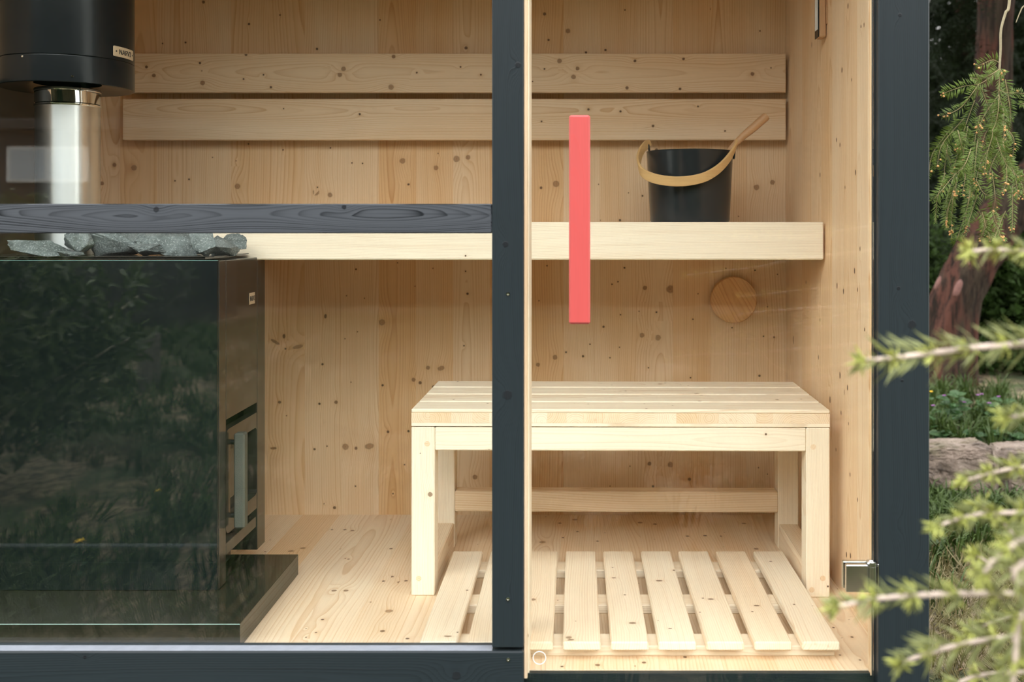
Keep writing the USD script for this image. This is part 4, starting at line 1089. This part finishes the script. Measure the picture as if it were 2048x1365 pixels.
tree("dark evergreen tree filling the gap right of the corner post, nearest the yew", 4.5, 11.9, 6.5, 1.9, 900, 31, base=0.1)
tree("dark evergreen tree far beyond the yew, at the back of the garden", 6.2, 16.5, 7.0, 2.4, 900, 32, base=0.1)
ivy = thing("ground_ivy", "dark green leafy bush under the yew's leaning trunk", "bush", (2.75, 6.6, 0.0))
P = np.array([2.65, 6.45, 0.12]) + ball(760, r_, (1.0, 0.5, 0.8))
scatter(ivy, "foliage", [clump(50, r_, 0.12, 0.055, 0.03) for _ in range(2)], MID_LEAF, P[P[:, 2] > -0.05], 1.0, r_, 0.6)

# a hanging yew spray in focus
YH = 3.12
SHh = F / YH
spray = thing("yew_branch", "hanging yew branch with flat green needles and orange buds beside the cabin", "branch", (X(2000, SHh), YH, Z(0, SHh)))
r_ = np.random.default_rng(77)


def px3(pts, y):
    return np.array([(X(a, F / (y + dy)), y + dy, Z(b, F / (y + dy))) for a, b, dy in [(*p, 0.0)[:3] for p in pts]])


part(spray, "stem", tube(smooth_line(np.vstack([[(2.42, 5.93, 2.55), (2.0, 4.6, 2.35), (1.5, 3.5, 2.05)], px3([(2026, -160), (2019, 0), (2011, 26), (2002, 60), (2001, 100), (1999, 138)], YH)]), 90), np.interp(np.linspace(0, 1, 90), [0, 0.35, 0.5, 1], [0.014, 0.0055, 0.0042, 0.0030]), 10), STEM, True, "bare pale hanging stem")
part(spray, "side_stem", tube(smooth_line(np.vstack([[(1.5, 3.5, 2.05)], px3([(2100, -60), (2075, 0), (2048, 12), (2040, 25), (2032, 45)], YH)]), 30), np.linspace(0.0032, 0.0012, 30), 8), STEM, True)
TW = [[(1998, 125), (1985, 120), (1965, 128), (1952, 133)], [(1999, 135), (2004, 145), (2008, 152)], [(1999, 138), (1980, 150), (1960, 158), (1940, 155)], [(1999, 138), (1980, 155), (1958, 168), (1930, 172), (1905, 180), (1884, 188)], [(1958, 168), (1942, 190), (1925, 212), (1905, 225), (1884, 233)],
      [(1960, 170), (1970, 195), (1978, 220), (1985, 246)], [(1999, 138), (1999, 165), (1998, 190), (2005, 215), (2008, 230), (2005, 246), (2018, 275)], [(1998, 190), (1984, 208), (1968, 232), (1955, 262)], [(1998, 190), (1996, 225), (1990, 250), (1984, 262)], [(1985, 258), (1984, 275), (1975, 305), (1969, 348)],
      [(1985, 262), (1992, 275), (2000, 300), (2012, 328), (2032, 350), (2045, 352)], [(1942, 298), (1932, 325), (1922, 338), (1902, 358), (1880, 385), (1864, 402)], [(1926, 336), (1914, 355), (1911, 395)], [(1926, 336), (1930, 352), (1925, 392)], [(1952, 360), (1966, 385), (1980, 392)],
      [(1984, 345), (1988, 372), (1990, 400), (1985, 425)], [(1985, 420), (1990, 440), (2000, 470), (2006, 482)], [(1964, 425), (1970, 448), (1966, 470)], [(2013, 335), (2013, 360), (2006, 384)], [(1999, 180), (2015, 186), (2036, 186), (2060, 190)], [(2060, 190), (2050, 205), (2040, 210)],
      [(2018, 262), (2028, 280), (2026, 312)], [(1950, 200), (1935, 240), (1920, 285), (1912, 300)], [(1960, 230), (1950, 280), (1945, 330), (1938, 390)], [(1975, 300), (1960, 330), (1950, 375), (1945, 395)], [(1930, 270), (1915, 310), (1905, 345)], [(1955, 390), (1945, 420), (1935, 450)], [(1990, 420), (1975, 440), (1960, 480)], [(1985, 245), (1970, 270), (1962, 300)], [(1940, 395), (1930, 430), (1915, 475), (1910, 482)], [(1995, 440), (1985, 470), (1975, 488)]]
hedge = thing("hedge", "long dark hedge at the back of the garden beyond the yew", "hedge", (2, 19.5, -0.3))
part(hedge, "core", box((-18, 19.3, -0.4), (20, 19.8, 2.3), 0.05), DARK_LEAF)
hr = np.random.default_rng(8)
scatter(hedge, "foliage", CL, DARK_LEAF, hr.uniform([-18.2, 18.8, -0.2], [20.2, 20.0, 2.7], (1800, 3)), 1.0, hr, 0.8)
for _ in range(26):
    a_, b_ = r_.uniform(1885, 2035), r_.uniform(150, 440)
    if abs(a_ - 1965) > 30 + (b_ - 120) * 0.45:
        continue
    c_ = r_.normal(-0.15, 0.35)
    TW.append([(a_, b_), (a_ + 22 * c_, b_ + 22), (a_ + 50 * c_, b_ + 55), (a_ + 60 * c_, b_ + r_.uniform(75, 100))])
for i, tw in enumerate(TW):
    yy = YH + (0.0 if i < 22 else 0.10) + r_.normal(0, 0.025)
    p = px3([(a, b, r_.normal(0, 0.012)) for a, b in tw], yy)
    ln = np.linalg.norm(np.diff(p, axis=0), axis=1).sum()
    m = max(10, int(ln / 0.0048))
    p = smooth_line(p, m)
    t = np.gradient(p, axis=0)
    t /= np.linalg.norm(t, axis=1, keepdims=True)
    tp = part(spray, "twig", tube(p[:: max(1, m // 20)], np.linspace(0.0011, 0.0006, len(p[:: max(1, m // 20)])), 6), TWIG, True)
    view = np.array([0.12, -1.0, 0.05]) + r_.normal(0, 0.35, 3)
    P, D, N = [], [], []
    for k in range(1, m):
        s_ = np.cross(t[k], view)
        s_ /= np.linalg.norm(s_)
        for sg in (-1, 1):
            P.append(p[k])
            D.append(t[k] * 0.55 + sg * s_ + r_.normal(0, 0.13, 3))
            N.append(view + r_.normal(0, 0.2, 3))
    fade = np.repeat(np.clip((m - np.arange(1, m)) / 6, 0.45, 1), 2)
    part(tp, "needles", needles(P, D, N, 0.027 * fade * r_.uniform(0.8, 1.15, len(P)), 0.0036, 0.06), NEEDLE, kind="stuff")
    if i % 3 != 2:
        bs = []
        for _ in range(r_.integers(3, 8)):
            s_ = trimesh.creation.icosphere(1, r_.uniform(0.0022, 0.0036))
            s_.apply_translation(p[-1 - r_.integers(0, min(6, m - 1))] + r_.normal(0, 0.006, 3))
            bs.append(s_)
        part(tp, "buds", join(*bs), BUD, True, "tiny orange buds", kind="stuff")

# the young fir reaching into the picture from the right, close to the camera
YFIR = 1.12
fir = thing("young_fir", "pale green young fir reaching blurred branches in from the right foreground", "fir", (1.02, YFIR, -0.3))
part(fir, "trunk", tube([(1.02, YFIR, -0.32), (1.03, YFIR, 0.3), (1.01, YFIR, 0.9), (1.02, YFIR, 1.5)], [0.026, 0.022, 0.014, 0.004], 12), STEM, True)
BR = [([(2300, 640), (2150, 672), (2048, 688), (1960, 695), (1870, 706), (1790, 716), (1722, 722)], 0.00, 1.0, 0.0042), ([(2300, 505), (2160, 508), (2048, 503), (1990, 500), (1940, 503)], 0.05, 0.75, 0.0035), ([(2300, 1170), (2150, 1185), (2048, 1190), (1930, 1188), (1830, 1192), (1740, 1200), (1668, 1216)], -0.06, 0.85, 0.0040),
      ([(2300, 1250), (2150, 1262), (2048, 1272), (1930, 1288), (1850, 1310), (1798, 1328)], 0.02, 1.0, 0.0038), ([(2250, 900), (2150, 925), (2048, 935), (1990, 945), (1930, 962)], 0.10, 0.7, 0.003), ([(2260, 985), (2150, 1010), (2048, 1025), (1950, 1030), (1872, 1054)], 0.04, 0.8, 0.0032), ([(2200, 985), (2110, 1040), (2048, 1078), (1995, 1115), (1965, 1150)], -0.10, 0.8, 0.0045),
      ([(2200, 815), (2120, 826), (2048, 832), (2010, 834)], 0.0, 0.7, 0.003), ([(2120, 1100), (2062, 1200), (2036, 1260), (2030, 1330), (2020, 1400)], -0.10, 0.9, 0.004), ([(2200, 1120), (2120, 1120), (2048, 1090), (2000, 1040), (1960, 1010)], 0.12, 0.8, 0.003), ([(2280, 1090), (2160, 1120), (2060, 1140), (1990, 1130), (1950, 1110)], 0.22, 0.9, 0.0032), ([(2280, 1240), (2160, 1235), (2070, 1225), (2000, 1240), (1940, 1262)], 0.20, 0.9, 0.0034), ([(2250, 1330), (2150, 1340), (2048, 1345), (1960, 1352), (1905, 1372)], 0.12, 0.9, 0.0035)]
r_ = np.random.default_rng(91)
for pts, dy, ln_, rad_ in BR:
    y = YFIR + dy
    p = np.vstack([[(1.02, YFIR, Z(pts[0][1] - 90, F / y))], px3(pts, y)])
    p = smooth_line(p, 90)
    t = np.gradient(p, axis=0)
    L_ = np.linalg.norm(t, axis=1)
    t /= L_[:, None]
    bp = part(fir, "branch", tube(p[::3], np.linspace(rad_ * 1.3, rad_ * 0.55, 30), 8), FIR_TWIG, True)
    P, D, N, Ls = [], [], [], []
    total = L_.sum()
    for k in range(int(total / 0.0023)):
        i = r_.choice(90, p=L_ / total)
        side = (1 if r_.random() < 0.62 else -1)
        ang = r_.normal(0, 0.75)
        up_ = np.cross(t[i], [0, -1.0, 0])
        d_ = side * up_ * math.cos(ang) + np.array([0, -1.0, 0]) * math.sin(ang)
        P.append(p[i])
        D.append(d_ + t[i] * r_.uniform(0.7, 1.3))
        N.append(r_.normal(size=3) + [0, -1.5, 0.5])
        Ls.append(0.040 * ln_ * r_.uniform(0.7, 1.15) * (1.0 if i < 78 else 0.6))
    part(bp, "needles", needles(P, D, N, np.array(Ls), 0.0036, 0.05), FIR, kind="stuff")
    P, D, N = [], [], []
    arc_ = np.cumsum(L_) / total
    for i in [int(np.searchsorted(arc_, q_)) for q_ in np.arange(0.12, 0.97, 0.055)] + [88]:
        for _ in range(34):
            P.append(p[i] + r_.normal(0, 0.002, 3))
            d_ = r_.normal(size=3)
            D.append(d_ / np.linalg.norm(d_) + t[i] * 0.7)
            N.append(r_.normal(size=3))
    part(bp, "shoots", needles(P, D, N, r_.uniform(0.011, 0.023, len(P)), 0.0030), FIR_BUD, label="short yellow-green young shoots", kind="stuff")


# grass, herbs, flowers and litter
def tuft(n, r_, h, spread, wd):
    a_ = r_.uniform(0, 2 * np.pi, n)
    out = np.stack([np.cos(a_), np.sin(a_), 0 * a_], 1)
    P0 = out * r_.uniform(0, spread, (n, 1))
    H = h * r_.uniform(0.5, 1.1, (n, 1))
    lean = r_.uniform(0.15, 0.9, (n, 1))
    s_ = np.cross(out, [0, 0, 1.0]) * wd / 2
    m1 = P0 + out * H * lean * 0.18 + [0, 0, 1] * H * 0.5
    m2 = P0 + out * H * lean * 0.50 + [0, 0, 1] * H * 0.82
    tip = P0 + out * H * lean * 0.95 + [0, 0, 1] * H * (1.02 - 0.25 * lean)
    k_ = out * wd * 0.25
    v = np.stack([P0 - s_, P0 + s_, P0 + k_, m1 - s_, m1 + s_, m1 + k_, m2 - s_ * 0.7, m2 + s_ * 0.7, m2 + k_ * 0.7, tip], 1)
    f = []
    for b_ in (0, 3):
        for i0, i1 in ((0, 2), (2, 1), (1, 0)):
            f += [[b_ + i0, b_ + i1, b_ + 3 + i1], [b_ + i0, b_ + 3 + i1, b_ + 3 + i0]]
    f += [[6, 8, 9], [8, 7, 9], [7, 6, 9]]
    f = np.array(f)
    return trimesh.Trimesh(v.reshape(-1, 3), (f[None] + 10 * np.arange(n)[:, None, None]).reshape(-1, 3), process=False)


def on_ground(x, y):
    return np.stack([x, y, ground_z(x, y)], 1)


r_ = np.random.default_rng(13)
TUFT = [tuft(16, r_, 0.13, 0.03, 0.006) for _ in range(3)]
LAWN = [tuft(26, r_, 0.10, 0.09, 0.007) for _ in range(3)]
FINE = [tuft(44, r_, 0.05, 0.08, 0.0022) for _ in range(2)]
n = 500
x = r_.uniform(0.95, 2.3, n)
y = np.where(r_.random(n) < 0.90, 4.13 - np.abs(r_.normal(0, 0.22, n)), r_.uniform(2.7, 4.1, n))
scatter("/World", "grass", TUFT, GRASS, on_ground(x, y), 1.15, r_, 0.25, "tall green grass tufts growing before the border stones")
tag(stage.GetPrimAtPath("/World/grass"), cat="grass")
x, y = r_.uniform(0.95, 2.2, 420), r_.uniform(2.4, 3.75, 420)
scatter("/World", "dry_grass", FINE, DRY, on_ground(x, y), 1.3, r_, 0.5, "dry straw-coloured grass on the ground near the corner post's foot")
tag(stage.GetPrimAtPath("/World/dry_grass"), cat="grass")
x, y = r_.uniform(1.3, 2.9, 320), r_.uniform(4.45, 5.4, 320)
scatter("/World", "bank_grass", TUFT, GRASS, on_ground(x, y), 1.0, r_, 0.3, "green grass and weeds on the bank behind the border stones")
tag(stage.GetPrimAtPath("/World/bank_grass"), cat="grass")
x, y = r_.uniform(-9, 6, 5200), 1.8 - 10.5 * r_.random(5200) ** 1.15
keep = ~((np.abs(x - 1.0) < 0.2) & (np.abs(y - 1.1) < 0.2)) & ~((x > -9) & (x < -4.0) & (y < -7.1)) & (np.hypot((x + 2.85) / 0.9, (y + 0.4) / 0.55) > 1)
scatter("/World", "lawn", LAWN, GRASS, on_ground(x, y)[keep], 1.3, r_, 0.25, "long lawn grass before the cabin, seen mirrored in the glass")
tag(stage.GetPrimAtPath("/World/lawn"), cat="grass")
P = r_.uniform([0.95, 2.5, 0], [2.2, 3.9, 0], (160, 3))
P[:, 2] = ground_z(P[:, 0], P[:, 1]) + 0.012
lit = leaves(P, r_.normal(size=(160, 3)) * [1, 1, 0.25], r_.normal(0, 0.5, (160, 3)) + [0, 0, 1], r_.uniform(0.02, 0.045, 160), r_.uniform(0.012, 0.022, 160))
one("leaf_litter", "brown fallen leaves scattered on the ground by the corner post", "leaves", lit, LITTER, kind="stuff")


def flower(lab, cat, px, py, y, petal, h, big, grp, seed, where=None):
    r_ = np.random.default_rng(seed)
    x, z = where or (X(px, F / y), Z(py, F / y))
    z0 = float(ground_z(x, y))
    h = max(h, z - z0)
    t = thing("wildflower", lab, "flower", (x, y, z0), group=grp)
    st_ = np.array([(x, y, z0), (x + 0.006, y, z0 + h * 0.5), (x, y, z0 + h)])
    part(t, "stem", tube(smooth_line(st_, 8), 0.0012, 5), HERB, True)
    k_ = 6
    a_ = np.arange(k_) / k_ * 2 * np.pi
    part(t, "leaves", leaves(np.tile([x, y, z0], (k_, 1)) + np.stack([0 * a_, 0 * a_, h * r_.uniform(0.3, 0.85, k_)], 1), np.stack([np.cos(a_), np.sin(a_), 0.3 + 0 * a_], 1), np.tile([0, 0, 1.0], (k_, 1)), 0.035, 0.02), HERB)
    k_ = 9
    a_ = np.arange(k_) / k_ * 2 * np.pi
    part(t, "petals", leaves(np.tile([x, y, z0 + h], (k_, 1)), np.stack([np.cos(a_), np.sin(a_), 0.25 + 0.5 * (a_ % 1)], 1), np.tile([0, 0, 1.0], (k_, 1)), big, big * 0.6), petal)


flower("yellow wildflower touching the corner post's right edge on the bank", "flower", 1862, 785, 4.65, YELLOW, 0.1, 0.012, None, 1)
flower("orange-yellow flower on the lawn, mirrored in the glass before the stove", "flower", 0, 0, 0.80, YELLOW, 0.16, 0.018, None, 3, (-1.60, -0.13))
PL = ["second from left", "leftmost", "third from left", "fourth from left", "fifth from left, tall", "fifth from left, short", "rightmost", "sixth from left"]
for i, (px, py, y) in enumerate(((1888, 793, 4.7), (1866, 813, 4.6), (1921, 803, 4.75), (1928, 806, 4.7), (1963, 790, 4.8), (1956, 792, 4.85), (1997, 795, 4.8), (1978, 808, 4.7))):
    flower(f"{PL[i]} small purple wildflower in the weeds above the border stones", "flower", px, py, y, PURPLE, 0.1, 0.013, "purple wildflowers on the bank", 10 + i)
HL = ["tall third-from-left", "tall second-from-left", "tall rightmost", "low fourth-from-left", "low leftmost", "low fifth-from-left", "low rightmost", "tall sixth-from-left"]
hb = [(1918, 790, 4.75), (1900, 800, 4.7), (2008, 800, 4.9), (1945, 868, 4.5), (1880, 862, 4.5), (1985, 862, 4.55), (2025, 868, 4.5), (1995, 812, 4.75)]
for i, (px, py, y) in enumerate(hb):
    x, z = X(px, F / y), Z(py, F / y)
    z0 = float(ground_z(x, y))
    t = thing("weed", f"{HL[i]} broad-leaved dark green weed on the bank behind the border stones", "weed", (x, y, z0), group="leafy weeds on the bank")
    h = max(0.05, z - z0)
    a_ = r_.uniform(0, 6.28, 14)
    hh = h * r_.uniform(0.3, 1.0, 14)
    part(t, "stem", tube([(x, y, z0), (x, y, z0 + h)], 0.002, 5), HERB, True)
    part(t, "leaves", leaves(np.stack([x + 0 * a_, y + 0 * a_, z0 + hh], 1), np.stack([np.cos(a_), np.sin(a_), 0.2 + 0 * a_], 1), r_.normal(0, 0.3, (14, 3)) + [0, -0.6, 1.0], r_.uniform(0.04, 0.075, 14), 0.04), HERB)

# behind the camera: what the glass mirrors
sh_ = thing("rhododendron", "glossy-leaved shrub on the lawn mirrored in the stove's glass front", "shrub", (-2.75, -0.4, -0.3))
r_ = np.random.default_rng(55)
for k in range(9):
    a_ = r_.uniform(0, 6.28)
    tip = np.array([-2.75 + 0.8 * math.cos(a_), -0.4 + 0.5 * math.sin(a_), r_.uniform(0.1, 0.9)])
    part(sh_, "branch", tube(smooth_line([(-2.75, -0.4, -0.34), (-2.75 + 0.3 * math.cos(a_), -0.4 + 0.2 * math.sin(a_), 0.05 + 0.2 * r_.random()), tip], 16), np.linspace(0.014, 0.005, 16), 8), PALE_TWIG, True)
P = np.array([-2.85, -0.4, 0.42]) + ball(300, r_, (0.95, 0.55, 0.62), 0.3)
scatter(sh_, "foliage", [clump(26, r_, 0.10, 0.085, 0.026) for _ in range(3)], GLOSS_LEAF, P, 1.0, r_, 0.8)
FENCE = timber("grey_fence_wood", (0.10, 0.09, 0.07), (0.08, 0.07, 0.055), (0.05, 0.04, 0.03), 0.6, (0.03, 0.02, 0.015), 0.8, 0.5)
gp = thing("fence_post", "weathered wooden post on the lawn mirrored in the stove's glass front", "post", (-3.0, -3.1, -0.32))
board(gp, "post", (-3.06, -3.16, -0.4), (-2.94, -3.04, 0.12), "z", "+y", FENCE, c=0.006)
r_ = np.random.default_rng(66)
row = [(-14.0, -17.0, 7.0, 2.2, "leftmost"), (-7.0, -17.5, 7.5, 2.2, "second from left"), (-0.5, -17.0, 6.8, 2.2, "second from right"), (6.0, -17.5, 7.2, 2.2, "rightmost")]
BIG = [clump(46, r_, 0.5, 0.20, 0.08) for _ in range(3)]
for i, (x, y, h, R, w_) in enumerate(row):
    tree(f"{w_} green tree of the row across the lawn, mirrored in the glass", x, y, h, R, 620, 100 + i, MID_LEAF if i % 2 else DARK_LEAF, base=0.1, group="trees across the lawn", cl=BIG)
hedge = thing("hedge", "long tall dark hedge closing the lawn, mirrored in the glass", "hedge", (-2, -11.15, -0.3))
part(hedge, "core", box((-18, -11.4, -0.4), (15, -10.9, 4.5), 0.05), DARK_LEAF)
P = r_.uniform([-18.2, -11.6, -0.2], [15.2, -10.3, 5.1], (3800, 3))
scatter(hedge, "foliage", CL, DARK_LEAF, P, 1.0, r_, 0.8)
hut = thing("garden_shed", "dark garden shed with a white window across the lawn, mirrored in the upper pane", "shed", (-6.6, -7.6, -0.3))
part(hut, "wall", box((-8.6, -9.2, -0.35), (-4.4, -7.6, 1.95), 0.01), SHIELD)
part(hut, "roof", box((-8.8, -9.4, 1.95), (-4.2, -7.4, 2.07), 0.01), SHIELD)
part(hut, "window_frame", box((-6.48, -7.60, 1.36), (-5.55, -7.55, 1.77), 0.01), WHITE, label="white window frame")
for a_, b_ in ((-6.43, -6.04), (-5.99, -5.60)):
    part(hut, "window_pane", box((a_, -7.552, 1.40), (b_, -7.545, 1.73)), plain(f"pale_pane_{int(-a_ * 100)}", (0.5, 0.55, 0.58), 0.1))
